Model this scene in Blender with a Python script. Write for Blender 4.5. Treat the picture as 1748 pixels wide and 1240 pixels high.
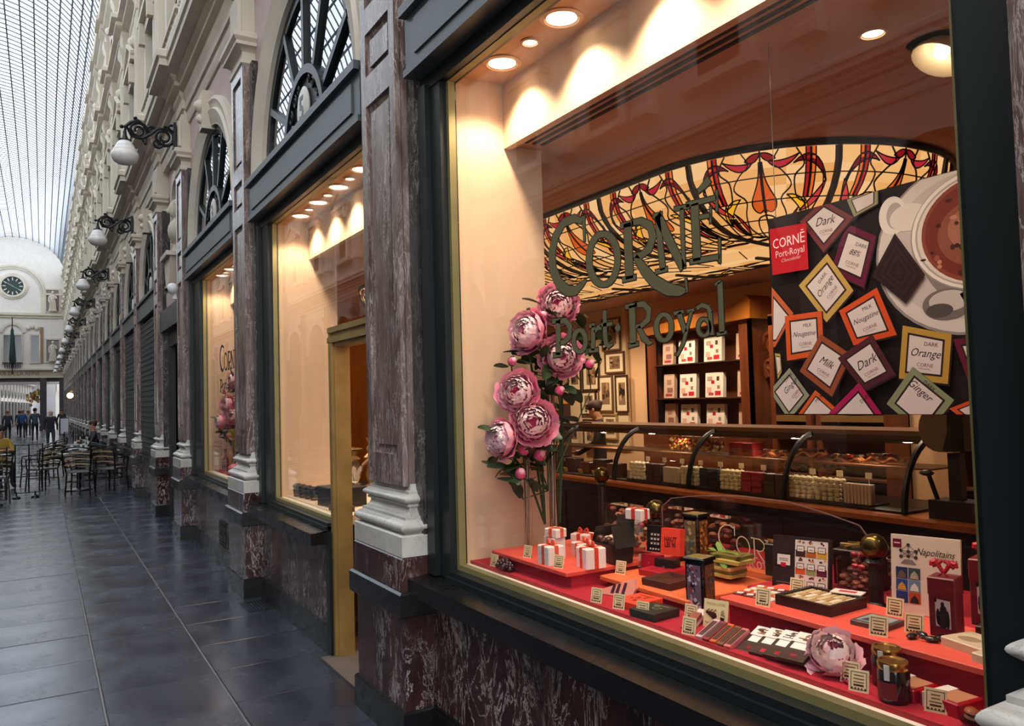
import bpy, math, random
from mathutils import Vector, Matrix
random.seed(11)
SC = bpy.context.scene
for o in list(bpy.data.objects): bpy.data.objects.remove(o)
PI = math.pi
# ---------------- camera ----------------
cam = bpy.data.cameras.new('camera'); cam.sensor_width = 36; cam.lens = 1360/1748*36; cam.clip_start = .05; cam.clip_end = 400
camo = bpy.data.objects.new('camera', cam); SC.collection.objects.link(camo); SC.camera = camo
yaw, pit, rol = (math.radians(a) for a in (30.54, 2.53, -1.585))
fw = Vector((math.sin(yaw)*math.cos(pit), math.cos(yaw)*math.cos(pit), math.sin(pit)))
rt = Vector((math.cos(yaw), -math.sin(yaw), 0)); up = rt.cross(fw)
r2 = math.cos(rol)*rt+math.sin(rol)*up; u2 = -math.sin(rol)*rt+math.cos(rol)*up
mw = Matrix.Identity(4)
for i in range(3): mw[i][0], mw[i][1], mw[i][2] = r2[i], u2[i], -fw[i]
mw.translation = Vector((0, 0, 1.6)); camo.matrix_world = mw
cam.dof.use_dof = False
# ---------------- world, exposure ----------------
W = bpy.data.worlds.new('overcast'); SC.world = W; W.use_nodes = True
SKY = 3.9
bg = W.node_tree.nodes['Background']; bg.inputs[0].default_value = (.93, .96, 1, 1); bg.inputs[1].default_value = SKY
SC.view_settings.view_transform = 'Standard'; SC.view_settings.look = 'None'
SC.view_settings.exposure = 0.0; SC.view_settings.gamma = 1; SC.view_settings.use_curve_mapping = False
SC.cycles.transparent_max_bounces = 32; SC.cycles.max_bounces = 10; SC.cycles.diffuse_bounces = 4; SC.cycles.glossy_bounces = 4
SC.cycles.sample_clamp_indirect = 6; SC.cycles.caustics_reflective = False; SC.cycles.caustics_refractive = False
WARM = (1, .78, .57)
def spot(name, loc, e, size=80, blend=.35, tgt=None, rad=.04, col=WARM, parent=None):
    l = bpy.data.lights.new(name, 'SPOT'); l.energy = e; l.spot_size = math.radians(size); l.spot_blend = blend; l.color = col; l.shadow_soft_size = rad
    o = bpy.data.objects.new(name, l); SC.collection.objects.link(o); o.location = loc
    if tgt: o.rotation_euler = (Vector(tgt)-Vector(loc)).to_track_quat('-Z', 'Y').to_euler()
    return o
# ---------------- helpers ----------------
def lin(c):
    if isinstance(c, str): c = tuple(int(c[i:i+2], 16)/255 for i in (0, 2, 4))
    return tuple((x/12.92 if x <= .04045 else ((x+.055)/1.055)**2.4) for x in c)
def V(*a): return Vector(a)
class MB:
    def __init__(s, col='888888'): s.v = []; s.f = []; s.c = []; s.col = col
    def add(s, vs, fs, col=None):
        n = len(s.v); s.v += [tuple(p) for p in vs]; c = col or s.col
        for f in fs: s.f.append(tuple(i+n for i in f)); s.c.append(c)
        return s
    def box(s, x0, y0, z0, x1, y1, z1, col=None):
        return s.add([(x0,y0,z0),(x1,y0,z0),(x1,y1,z0),(x0,y1,z0),(x0,y0,z1),(x1,y0,z1),(x1,y1,z1),(x0,y1,z1)],
                     [(0,3,2,1),(4,5,6,7),(0,1,5,4),(1,2,6,5),(2,3,7,6),(3,0,4,7)], col)
    def rbox(s, c, size, rz=0, ry=0, rx=0, col=None):
        R = Matrix.Rotation(rz, 3, 'Z') @ Matrix.Rotation(ry, 3, 'Y') @ Matrix.Rotation(rx, 3, 'X'); h = [d/2 for d in size]; c = Vector(c)
        t = MB().box(-h[0],-h[1],-h[2],h[0],h[1],h[2])
        return s.add([c+R@Vector(p) for p in t.v], t.f, col)
    def bbox(s, x0, y0, z0, x1, y1, z1, b=.004, col=None):   # box with chamfered vertical and top edges
        p = [(x0+b,y0),(x1-b,y0),(x1,y0+b),(x1,y1-b),(x1-b,y1),(x0+b,y1),(x0,y1-b),(x0,y0+b)]
        q = [(x0+b,y0+b),(x1-b,y0+b),(x1-b,y0+b),(x1-b,y1-b),(x1-b,y1-b),(x0+b,y1-b),(x0+b,y1-b),(x0+b,y0+b)]
        vs = [(a,c,z0) for a,c in p]+[(a,c,z1-b) for a,c in p]+[(a,c,z1) for a,c in q]
        fs = [tuple(range(7,-1,-1)), tuple(range(16,24))]
        for k in (0,8):
            for i in range(8): fs.append((k+i, k+(i+1)%8, k+8+(i+1)%8, k+8+i))
        return s.add(vs, fs, col)
    def prism(s, pts, o, ax, ay, t, col=None):   # polygon in plane (o, ax, ay) with thickness vector t
        o, ax, ay, t = Vector(o), Vector(ax), Vector(ay), Vector(t); n = len(pts)
        a = [o+ax*p[0]+ay*p[1] for p in pts]; b = [p+t for p in a]
        return s.add(a+b, [tuple(range(n))[::-1], tuple(range(n, 2*n))]+[(i,(i+1)%n,n+(i+1)%n,n+i) for i in range(n)], col)
    def poly(s, pts, o, ax, ay, col=None):
        o, ax, ay = Vector(o), Vector(ax), Vector(ay)
        return s.add([o+ax*p[0]+ay*p[1] for p in pts], [tuple(range(len(pts)))], col)
    def lathe(s, prof, c=(0,0,0), seg=16, col=None, sx=1, sy=1):
        vs = []; fs = []; n = len(prof)
        for i in range(seg):
            a = 2*PI*i/seg
            for r, z in prof: vs.append((c[0]+r*math.cos(a)*sx, c[1]+r*math.sin(a)*sy, c[2]+z))
        for i in range(seg):
            j = (i+1) % seg
            for k in range(n-1): fs.append((i*n+k, j*n+k, j*n+k+1, i*n+k+1))
        if prof[0][0] > 1e-5: fs.append(tuple(i*n for i in range(seg))[::-1])
        if prof[-1][0] > 1e-5: fs.append(tuple(i*n+n-1 for i in range(seg)))
        return s.add(vs, fs, col)
    def ball(s, c, r, seg=12, ring=8, sc=(1,1,1), col=None):
        if not hasattr(r, '__len__'): r = (r*sc[0], r*sc[1], r*sc[2])
        vs = [(c[0], c[1], c[2]-r[2])]; fs = []
        for i in range(1, ring):
            t = -PI/2+PI*i/ring
            for j in range(seg):
                a = 2*PI*j/seg; vs.append((c[0]+r[0]*math.cos(t)*math.cos(a), c[1]+r[1]*math.cos(t)*math.sin(a), c[2]+r[2]*math.sin(t)))
        vs.append((c[0], c[1], c[2]+r[2])); m = len(vs)-1
        for j in range(seg):
            k = (j+1) % seg; fs.append((0, 1+k, 1+j)); b = 1+(ring-2)*seg; fs.append((m, b+j, b+k))
            for i in range(ring-2): fs.append((1+i*seg+j, 1+i*seg+k, 1+(i+1)*seg+k, 1+(i+1)*seg+j))
        return s.add(vs, fs, col)
    def tube(s, path, r, seg=6, col=None, closed=False):
        P = [Vector(p) for p in path]; n = len(P); vs = []; fs = []
        R = r if hasattr(r, '__len__') else [r]*n
        pu = None
        for i, p in enumerate(P):
            t = (P[(i+1) % n]-P[i-1]) if closed or 0 < i < n-1 else (P[1]-P[0] if i == 0 else P[-1]-P[-2])
            t.normalize()
            if pu is None: pu = Vector((0,0,1)) if abs(t.z) < .9 else Vector((1,0,0))
            u = (pu-t*pu.dot(t)).normalized(); w = t.cross(u); pu = u
            for k in range(seg):
                a = 2*PI*(k+.5)/seg; vs.append(p+(u*math.cos(a)+w*math.sin(a))*R[i])
        for i in range(n if closed else n-1):
            j = (i+1) % n
            for k in range(seg): fs.append((i*seg+k, i*seg+(k+1)%seg, j*seg+(k+1)%seg, j*seg+k))
        if not closed: fs += [tuple(range(seg))[::-1], tuple((n-1)*seg+k for k in range(seg))]
        return s.add(vs, fs, col)
    def rprof(s, prof, xb, xf, hw, col=None):   # moulding profile [(offset, z)] run round three sides of a pier whose front is at xf
        vs = []; fs = []
        for o, z in prof: vs += [(xb,-hw-o,z),(xf-o,-hw-o,z),(xf-o,hw+o,z),(xb,hw+o,z)]
        for i in range(len(prof)-1):
            for k in range(4): fs.append((4*i+(k+1)%4, 4*i+k, 4*i+4+k, 4*i+4+(k+1)%4))
        m = 4*(len(prof)-1); fs += [(0,1,2,3), (m+3,m+2,m+1,m)]
        return s.add(vs, fs, col)
    def yprof(s, prof, y0, y1, col=None):       # closed (x, z) profile extruded along y
        n = len(prof); vs = [(x,y0,z) for x,z in prof]+[(x,y1,z) for x,z in prof]
        return s.add(vs, [tuple(range(n)), tuple(range(n,2*n))[::-1]]+[(i,n+i,n+(i+1)%n,(i+1)%n) for i in range(n)], col)
    def mesh(s, name, mat, ang=35):
        me = bpy.data.meshes.new(name); me.from_pydata(s.v, [], s.f); me.update()
        me.materials.append(mat)
        if mat.get('vc'):
            at = me.color_attributes.new('Col', 'FLOAT_COLOR', 'CORNER'); buf = []
            for f, c in zip(s.f, s.c): buf += list(lin(c)+(1,))*len(f)
            at.data.foreach_set('color', buf)
        if ang:
            me.polygons.foreach_set('use_smooth', [True]*len(s.f)); me.set_sharp_from_angle(angle=math.radians(ang))
        return me
    def build(s, name, mat, parent=None, loc=(0,0,0), rz=0, ang=35):
        return link(name, s.mesh(name, mat, ang), parent, loc, rz)
def link(name, me, parent=None, loc=(0,0,0), rz=0):
    o = bpy.data.objects.new(name, me); SC.collection.objects.link(o); o.location = loc; o.rotation_euler = (0,0,rz)
    if parent: o.parent = parent
    return o
def tag(o, label, cat, group=None, kind=None):
    if label: o['label'] = label
    if cat: o['category'] = cat
    if group: o['group'] = group
    if kind: o['kind'] = kind
    return o
def thing(name, label, cat, loc=(0,0,0), rz=0, group=None):
    return tag(link(name, None, None, loc, rz), label, cat, group)
def struct(o): o['kind'] = 'structure'; return o
def dup(root, loc, rz=0, label=None, group=None, sc=None):
    kids = {}
    for o in SC.collection.objects:
        if o.parent: kids.setdefault(o.parent, []).append(o)
    def cp(o, par):
        c = o.copy(); SC.collection.objects.link(c)
        if par: c.parent = par
        for k in kids.get(o, []): cp(k, c)
        return c
    r = cp(root, None); r.location = loc; r.rotation_euler = (0,0,rz)
    if label: r['label'] = label
    if group: r['group'] = group
    if sc: r.scale = sc
    return r
# ---------------- materials ----------------
def pm(name, col=None, rough=.5, metal=0, spec=.5, var=0, vs=(6,6,6), bump=0, bs=40, coat=0, emit=0, rvar=0):
    m = bpy.data.materials.new(name); m.use_nodes = True; N = m.node_tree.nodes; L = m.node_tree.links; b = N['Principled BSDF']
    b.inputs['Roughness'].default_value = rough; b.inputs['Metallic'].default_value = metal; b.inputs['Specular IOR Level'].default_value = spec
    if coat: b.inputs['Coat Weight'].default_value = coat; b.inputs['Coat Roughness'].default_value = .05
    if col is None:
        m['vc'] = 1; a = N.new('ShaderNodeAttribute'); a.attribute_name = 'Col'; src = a.outputs['Color']
    else:
        a = N.new('ShaderNodeRGB'); a.outputs[0].default_value = lin(col)+(1,); src = a.outputs[0]
    if var or rvar or bump:
        tc = N.new('ShaderNodeTexCoord'); mp = N.new('ShaderNodeMapping'); mp.inputs['Scale'].default_value = vs; L.new(tc.outputs['Object'], mp.inputs['Vector'])
    if var or rvar:
        n = N.new('ShaderNodeTexNoise'); n.inputs['Scale'].default_value = 1; n.inputs['Detail'].default_value = 6; L.new(mp.outputs[0], n.inputs['Vector'])
    if var:
        mr = N.new('ShaderNodeMapRange'); mr.inputs[1].default_value = .3; mr.inputs[2].default_value = .7; mr.inputs[3].default_value = 1-var; mr.inputs[4].default_value = 1+var*.6
        L.new(n.outputs['Fac'], mr.inputs[0]); mx = N.new('ShaderNodeVectorMath'); mx.operation = 'SCALE'; L.new(src, mx.inputs[0]); L.new(mr.outputs[0], mx.inputs['Scale']); src = mx.outputs[0]
    if rvar:
        mr = N.new('ShaderNodeMapRange'); mr.inputs[1].default_value = .3; mr.inputs[2].default_value = .7; mr.inputs[3].default_value = rough-rvar; mr.inputs[4].default_value = rough+rvar
        L.new(n.outputs['Fac'], mr.inputs[0]); L.new(mr.outputs[0], b.inputs['Roughness'])
    if bump:
        n2 = N.new('ShaderNodeTexNoise'); n2.inputs['Scale'].default_value = bs; n2.inputs['Detail'].default_value = 4; L.new(tc.outputs['Object'], n2.inputs['Vector'])
        bp = N.new('ShaderNodeBump'); bp.inputs['Strength'].default_value = bump; bp.inputs['Distance'].default_value = .01; L.new(n2.outputs['Fac'], bp.inputs['Height']); L.new(bp.outputs[0], b.inputs['Normal'])
    L.new(src, b.inputs['Base Color'])
    if emit: L.new(src, b.inputs['Emission Color']); b.inputs['Emission Strength'].default_value = emit
    return m
def marble(name, base, mid, vein, sc=(5,5,1.6), amt=.5, rough=.12, streak=.5):
    m = bpy.data.materials.new(name); m.use_nodes = True; N = m.node_tree.nodes; L = m.node_tree.links; b = N['Principled BSDF']
    b.inputs['Roughness'].default_value = rough; b.inputs['Specular IOR Level'].default_value = .4
    tc = N.new('ShaderNodeTexCoord'); oi = N.new('ShaderNodeObjectInfo'); ad = N.new('ShaderNodeVectorMath'); ad.operation = 'ADD'
    ml = N.new('ShaderNodeVectorMath'); ml.operation = 'SCALE'; ml.inputs['Scale'].default_value = 17
    cx = N.new('ShaderNodeCombineXYZ')
    for k in range(3): L.new(oi.outputs['Random'], cx.inputs[k])
    L.new(cx.outputs[0], ml.inputs[0]); L.new(tc.outputs['Object'], ad.inputs[0]); L.new(ml.outputs[0], ad.inputs[1])
    mp = N.new('ShaderNodeMapping'); mp.inputs['Scale'].default_value = sc; L.new(ad.outputs[0], mp.inputs['Vector'])
    def noise(scale, detail, dist, rough=.6):
        n = N.new('ShaderNodeTexNoise'); n.inputs['Scale'].default_value = scale; n.inputs['Detail'].default_value = detail; n.inputs['Distortion'].default_value = dist; n.inputs['Roughness'].default_value = rough
        L.new(mp.outputs[0], n.inputs['Vector']); return n.outputs['Fac']
    def rng(x, a, b2, c=0, d=1):
        r = N.new('ShaderNodeMapRange'); r.inputs[1].default_value = a; r.inputs[2].default_value = b2; r.inputs[3].default_value = c; r.inputs[4].default_value = d; L.new(x, r.inputs[0]); return r.outputs[0]
    def mix(f, a, c):
        x = N.new('ShaderNodeMix'); x.data_type = 'RGBA'; L.new(f, x.inputs['Factor'])
        for s_, q in ((6, a), (7, c)):
            if isinstance(q, tuple): x.inputs[s_].default_value = q
            else: L.new(q, x.inputs[s_])
        return x.outputs[2]
    def op(o_, a, c):
        x = N.new('ShaderNodeMath'); x.operation = o_
        for i, q in enumerate((a, c)):
            if isinstance(q, (int, float)): x.inputs[i].default_value = q
            else: L.new(q, x.inputs[i])
        return x.outputs[0]
    L4 = lambda c: lin(c)+(1,)
    c1 = mix(rng(noise(1.3, 6, .6), .38, .66), L4(base), L4(mid))
    vn = op('ABSOLUTE', op('SUBTRACT', noise(1.7, 8, 1.4, .68), .5), 0)
    v = rng(vn, .0, .03*amt+.004, 1, 0)
    pt = rng(noise(2.6, 9, .9, .75), .60-.10*streak, .72, 0, 1)
    msk = rng(noise(.8, 3, .3), .36, .6)
    f = op('MULTIPLY', op('MAXIMUM', v, pt), msk)
    L.new(mix(f, c1, L4(vein)), b.inputs['Base Color'])
    return m
def glassm(name, tint=(1,1,1), f0=.04, refl=1, rough=0):
    m = bpy.data.materials.new(name); m.use_nodes = True; N = m.node_tree.nodes; L = m.node_tree.links; N.remove(N['Principled BSDF'])
    g = N.new('ShaderNodeNewGeometry'); d = N.new('ShaderNodeVectorMath'); d.operation = 'DOT_PRODUCT'; L.new(g.outputs['Normal'], d.inputs[0]); L.new(g.outputs['Incoming'], d.inputs[1])
    def op(o_, a, c=0):
        x = N.new('ShaderNodeMath'); x.operation = o_
        for i, q in enumerate((a, c)):
            if isinstance(q, (int, float)): x.inputs[i].default_value = q
            else: L.new(q, x.inputs[i])
        return x.outputs[0]
    F = op('ADD', op('MULTIPLY', op('POWER', op('SUBTRACT', 1, op('ABSOLUTE', d.outputs['Value'])), 5), 1-f0), f0)
    if refl != 1: F = op('MULTIPLY', F, refl)
    t = N.new('ShaderNodeBsdfTransparent'); t.inputs[0].default_value = tuple(tint)+(1,); gl = N.new('ShaderNodeBsdfGlossy'); gl.inputs['Roughness'].default_value = rough
    mx = N.new('ShaderNodeMixShader'); L.new(F, mx.inputs[0]); L.new(t.outputs[0], mx.inputs[1]); L.new(gl.outputs[0], mx.inputs[2]); L.new(mx.outputs[0], N['Material Output'].inputs[0])
    return m
def emitm(name, col, st):
    m = bpy.data.materials.new(name); m.use_nodes = True; N = m.node_tree.nodes; L = m.node_tree.links; N.remove(N['Principled BSDF'])
    e = N.new('ShaderNodeEmission'); e.inputs[1].default_value = st
    if col is None: m['vc'] = 1; a = N.new('ShaderNodeAttribute'); a.attribute_name = 'Col'; L.new(a.outputs['Color'], e.inputs[0])
    else: e.inputs[0].default_value = lin(col)+(1,)
    L.new(e.outputs[0], N['Material Output'].inputs[0]); return m
MATTE = pm('painted_matte', None, .7); SATIN = pm('painted_satin', None, .4); GLOSS = pm('painted_gloss', None, .15, coat=.4); PRINT = pm('printed_card', None, .55, spec=.3)
METAL = pm('coloured_metal', None, .28, 1)
MARB = marble('red_marble', '2e1a19', '4a2e2b', 'cfc6c4', (4.2,4.2,1.7), .38, .15, .42)
SHAFT = marble('brown_marble', '54423b', '83706a', 'c8bcb4', (9,9,2.0), .6, .22, .6)
WHITE = marble('white_marble', 'b5b0a8', 'c9c5bd', '857f78', (3,3,3), .25, .35, .0)
BLACK = pm('black_stone', '0e0f10', .27, var=.1, rvar=.03)
GREEN = pm('dark_green_paint', '171d1e', .38, spec=.35)
GREEN2 = pm('grey_green_paint', '4a5254', .42)
GOLD = pm('gilt_bead', '8f8354', .45, .3, var=.15)
BRASS = pm('brass', 'b08a4a', .25, 1)
CREAM = pm('cream_plaster', 'c9bfae', .75, var=.14, vs=(1.5,1.5,1.5)); PINK = pm('pink_plaster', 'bda8a2', .8, var=.12, vs=(1.5,1.5,1.5))
PEACH = pm('peach_wall', 'e2c2a0', .7, spec=.25); CEIL = pm('ceiling_paint', 'c9a080', .7, spec=.25)
BACKW = pm('back_wall_paint', 'd8ae80', .7)
WOOD = pm('cherry_wood', '6a3418', .35, var=.35, vs=(14,14,1.5)); DWOOD = pm('dark_wood', '2a130c', .3, var=.3, vs=(10,10,2)); OWOOD = pm('orange_wood', 'a2601f', .35, var=.25, vs=(14,14,1.2))
RED = pm('red_cloth', 'a80d24', .85, bump=.15, bs=260); CORAL = pm('coral_board', 'd8503e', .6); ORANGE = pm('orange_board', 'dd6a3a', .6)
IRON = pm('black_iron', '0c0d0f', .4, spec=.4)
GLASS = glassm('shop_glass'); CLEAR = glassm('clear_glass', (.97,.97,.96), .04); FANG = glassm('fanlight_glass', (.25,.25,.26), .3)
DGLASS = glassm('dim_glass', (.35,.37,.4), .05)
LAMPG = pm('opal_glass', 'dcd8d4', .25, emit=.0)
FLOORM = None
AX = V(0,-1,0); AZ = V(0,0,1)
def font(s, size=1, shear=0, bold=0, cache={}):
    k = (s, shear, bold)
    if k not in cache:
        c = bpy.data.curves.new('lettering', 'FONT'); c.body = s; c.shear = shear; c.resolution_u = 2; c.align_x = 'CENTER'; c.align_y = 'CENTER'; c.offset = bold
        o = bpy.data.objects.new('lettering', c); SC.collection.objects.link(o); dg = bpy.context.evaluated_depsgraph_get(); me = bpy.data.meshes.new_from_object(o.evaluated_get(dg))
        cache[k] = ([(v.co.x, v.co.y) for v in me.vertices], [tuple(p.vertices) for p in me.polygons]); bpy.data.objects.remove(o); bpy.data.curves.remove(c); bpy.data.meshes.remove(me)
    vs, fs = cache[k]; return [(x*size, y*size) for x, y in vs], fs
def write(mb, s, c, size, o, ax, ay, col, rot=0, shear=0, sx=1, bold=0):   # flat lettering in plane (o, ax, ay) centred on c
    vs, fs = font(s, size, shear, bold); o, ax, ay = Vector(o), Vector(ax), Vector(ay); cr, sr = math.cos(rot), math.sin(rot)
    mb.add([o+ax*(c[0]+(x*sx)*cr-y*sr)+ay*(c[1]+(x*sx)*sr+y*cr) for x, y in vs], fs, col)
def ribbon(mb, stroke, o, ax, ay, t, col, grow=0):   # a tapering pen stroke [(u, v, width)] as a solid band
    o, ax, ay, t = Vector(o), Vector(ax), Vector(ay), Vector(t); n = len(stroke); A = []; B = []
    for i, (u, v, w) in enumerate(stroke):
        a = stroke[max(i-1,0)]; b = stroke[min(i+1,n-1)]
        if stroke[0][:2] == stroke[-1][:2] and i in (0, n-1): a = stroke[-2]; b = stroke[1]
        d = Vector((b[0]-a[0], b[1]-a[1])); d.normalize(); nn = Vector((-d.y, d.x)); h = w/2+grow
        e = d*grow*(-1 if i == 0 else 1 if i == n-1 else 0)
        A.append((u+nn.x*h+e.x, v+nn.y*h+e.y)); B.append((u-nn.x*h+e.x, v-nn.y*h+e.y))
    P = lambda q: o+ax*q[0]+ay*q[1]
    vs = [P(q) for q in A]+[P(q) for q in B]; vs += [p+t for p in vs]; fs = []
    for i in range(n-1):
        fs += [(i,i+1,n+i+1,n+i),(2*n+i,3*n+i,3*n+i+1,2*n+i+1),(i,2*n+i,2*n+i+1,i+1),(n+i,n+i+1,3*n+i+1,3*n+i)]
    fs += [(0,n,3*n,2*n),(n-1,3*n-1,4*n-1,2*n-1)]
    mb.add(vs, fs, col)
# ================= GALLERY =================
YC = [.51, 3.815, 7.20, 10.72, 13.18, 16.32, 19.45, 22.6]+[22.6+3.13*k for k in range(1, 18)]     # pilaster axes
YEND = 76.9; XM = -2.12
# ---- floor: flagstones as parts near the camera, joined farther off ----
def stone(name, a, b, sc):
    m = pm(name, a, .24, spec=.55, var=.28, vs=sc, rvar=.10, bump=.05, bs=9)
    return m
FLM = stone('blue_stone', '2c2f3a', '33353f', (2.2,2.2,2.2)); JOINT = pm('joint_mortar', '6e6e70', .9)
fl = struct(MB().box(-6.2,-8,-.2,2.5,140,-.012).build('floor', JOINT))
strips = [(.895,1.64,.62,.1),(.285,.89,1.15,.3),(-.93,.28,.62,.2),(-2.15,-.935,.62,.5),(-3.4,-2.155,.62,.1),(-4.6,-3.405,.62,.3),(-6.1,-4.605,.62,.1)]
far = MB()
for x0, x1, pitch, ph in strips:
    y = -8+ph
    while y < 140:
        z = random.uniform(-.0015, .0015); yy = y+pitch*random.uniform(.93, 1.07)
        if (3 < y < 15.5 and x1 > -1.7): 
            w, h = (x1-x0)/2-.004, (yy-y)/2-.004
            MB().bbox(-w,-h,-.02,w,h,z,.003).build('flagstone', FLM, fl, ((x0+x1)/2, (y+yy)/2, 0))
        else: far.bbox(x0+.004,y+.004,-.02,x1-.004,yy-.004,z,.004)
        y = yy
far.build('far_flagstones', FLM, fl)['kind'] = 'stuff'
# ---- right wall ----
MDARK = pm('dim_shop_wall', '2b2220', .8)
wr = MB('c9bfae')
wr.box(1.75,-4,5.15,2.1,YEND,13.2)
wallr = struct(wr.build('wall_right', CREAM))
def arc(cy, cz, r, n, a0=0, a1=PI): return [(cy+r*math.cos(a0+(a1-a0)*i/n), cz+r*math.sin(a0+(a1-a0)*i/n)) for i in range(n+1)]
Z0 = 3.48
def spandrel(hw, r):   # wall over a shopfront with a round-headed opening
    a = arc(0, Z0, r, 24); m = MB(); top = 5.2
    for i in range(24):
        (y0,z0),(y1,z1) = a[i], a[i+1]
        m.add([(0,y0,z0),(0,y1,z1),(0,y1,top),(0,y0,top),(.16,y0,z0),(.16,y1,z1),(.16,y1,top),(.16,y0,top)],[(0,1,2,3),(7,6,5,4),(0,4,5,1)])
    m.box(0,-hw,Z0,.16,-r,top); m.box(0,r,Z0,.16,hw,top)
    return m
def archi(r0, r1, prof):   # moulded ring: prof [(radius, x)]
    m = MB(); n = 28; k = len(prof)
    vs = []
    for i in range(n+1):
        a = PI*i/n
        for r, x in prof: vs.append((x, r*math.cos(a), Z0+r*math.sin(a)))
    fs = [(i*k+j, i*k+j+1, (i+1)*k+j+1, (i+1)*k+j) for i in range(n) for j in range(k-1)]
    m.add(vs, fs); return m
R1 = 1.13
PINKM = PINK
sp_me = spandrel(1.5, R1+.05).mesh('spandrel', PINK)
ar_me = archi(R1, 1.42, [(1.42,.0),(1.42,-.05),(1.38,-.07),(1.34,-.05),(1.30,-.05),(1.28,-.075),(1.22,-.055),(1.18,-.05),(1.15,-.035),(R1,-.035),(R1,.16)]).mesh('archivolt', CREAM)
keym = MB().prism([(-.09,Z0+1.1),(.09,Z0+1.1),(.13,Z0+1.5),(-.13,Z0+1.5)],(-.13,0,0),(0,1,0),(0,0,1),(.14,0,0)).ball((-.13,0,Z0+1.36),.07,8,6).ball((-.12,0,Z0+1.22),.055,8,6).mesh('keystone', CREAM)
# fanlight (timber ring, radial bars, scrolled half-round with a number disc)
def ring_half(mb, r0, r1, x0, x1, n=24, col=None):
    for i in range(n):
        a, b = PI*i/n, PI*(i+1)/n
        q = [(r*math.cos(t), Z0+r*math.sin(t)) for r, t in ((r0,a),(r1,a),(r1,b),(r0,b))]
        mb.add([(x0,)+p for p in q]+[(x1,)+p for p in q], [(0,1,2,3),(7,6,5,4),(0,3,7,4),(1,5,6,2)], col)
fr = MB(); ring_half(fr, R1-.09, R1+.06, .0, .10); ring_half(fr, .44, .50, -.02, .06)
fan_me = fr.mesh('fanlight_frame', GREEN)
bars = []
for a in (28, 62, 90, 118, 152):
    t = math.radians(a); c, s_ = math.cos(t), math.sin(t); w = .026
    bars.append(MB().prism([(.46*c-w*s_,Z0+.46*s_+w*c),(.46*c+w*s_,Z0+.46*s_-w*c),(1.06*c+w*s_,Z0+1.06*s_-w*c),(1.06*c-w*s_,Z0+1.06*s_+w*c)],(-.008,0,0),(0,1,0),(0,0,1),(.04,0,0)).mesh('glazing_bar', GREEN))
pane_me = MB().add([(.02,)+p for p in arc(0,Z0,1.06,24)], [tuple(range(25))]).mesh('pane', FANG, 0)
fpl = MB(); fpl.add([(.012,)+p for p in arc(0,Z0,.44,16)], [tuple(range(17))])
def scroll(mb, cy, cz, r, turns, x, w, s0=0, flip=1, col=None):
    P = []
    for i in range(int(turns*12)+1):
        t = i/12*2*PI; q = r*(1-.8*i/(turns*12)); P.append((x, cy+flip*q*math.cos(s0+t), cz+q*math.sin(s0+t)))
    mb.tube(P, w, 5, col)
scr = MB()
for sg in (-1,1):
    for (y,z,r) in ((.30,.10,.075),(.33,.0+.24,.06),(.22,.33,.055),(.20,.06,.05),(.13,.385,.035),(.385,.09,.04)):
        scroll(scr, sg*y, Z0+z, r, 1.6, .0, .011, .6, sg)
scr_me = scr.mesh('scrollwork', IRON); fpl_me = fpl.mesh('iron_panel', pm('fanlight_back', '0b0c0d', .5), 0)
def numdisc(n):
    m = MB('c9c5bd'); m.lathe([(0,0),(.150,0),(.165,.012),(.165,.02),(.14,.03),(0,.03)], (0,0,0), 24)
    m.v = [(-z+.01, x*.8, y+Z0+.2) for x, y, z in m.v]
    if n: write(m, n, (0,0), .24, (-.0225,0,Z0+.2), (0,-1,0), (0,0,1), '2a2118', bold=.02)
    return m
def fanlight(par, n):
    f = link('fanlight', fan_me, par)
    for b in bars: link('glazing_bar', b, f)
    link('pane', pane_me, f); p = link('iron_panel', fpl_me, f); link('scrollwork', scr_me, f)
    numdisc(n).build('number_disc', SATIN, f)
    return f
# capital, pier etc. of a pilaster, local x from the wall line x = 1.60
foot = MB().rprof([(0,0),(0,.155),(-.008,.165)], .05, -.175, .335).mesh('foot', BLACK)
ped = MB().rprof([(0,.165),(0,.60)], .05, -.155, .322).mesh('pedestal', MARB)
band = MB().rprof([(-.005,.60),(0,.605),(0,.705),(-.012,.715)], .05, -.188, .352).mesh('pedestal_band', BLACK)
blk = MB().rprof([(0,.715),(0,.862),(-.01,.872)], .05, -.166, .332).mesh('marble_block', MARB)
plin = MB().rprof([(0,.872),(0,.965),(-.008,.972)], .05, -.163, .328).mesh('plinth', WHITE)
def tor(o, z0, z1, b): return [(o+b*math.sin(PI*i/8)-.0, z0+(z1-z0)*i/8) for i in range(9)]
bm = [(-.03,.972)]+tor(-.028,.975,1.035,.03)+[(-.035,1.037),(-.035,1.05),(-.048,1.053),(-.062,1.066),(-.070,1.082),(-.070,1.093),(-.058,1.096),(-.058,1.106)]+tor(-.062,1.108,1.152,.026)+[(-.066,1.154),(-.066,1.166),(-.078,1.17),(-.084,1.19),(-.086,1.2)]
bas = MB().rprof(bm, .05, -.163, .328).mesh('base_moulding', WHITE, 50)
sh = MB().box(-.085,-.235,1.19,.05,.235,4.56)
for y0, y1 in ((-.235,-.165),(.165,.235)): sh.box(-.112,y0,1.19,-.08,y1,4.56)
for z0, z1 in ((1.19,1.34),(3.17,3.33),(3.56,3.70),(4.46,4.56)): sh.box(-.112,-.165,z0,-.08,.165,z1)
sh_me = sh.mesh('shaft', SHAFT)
pans = []
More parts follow.
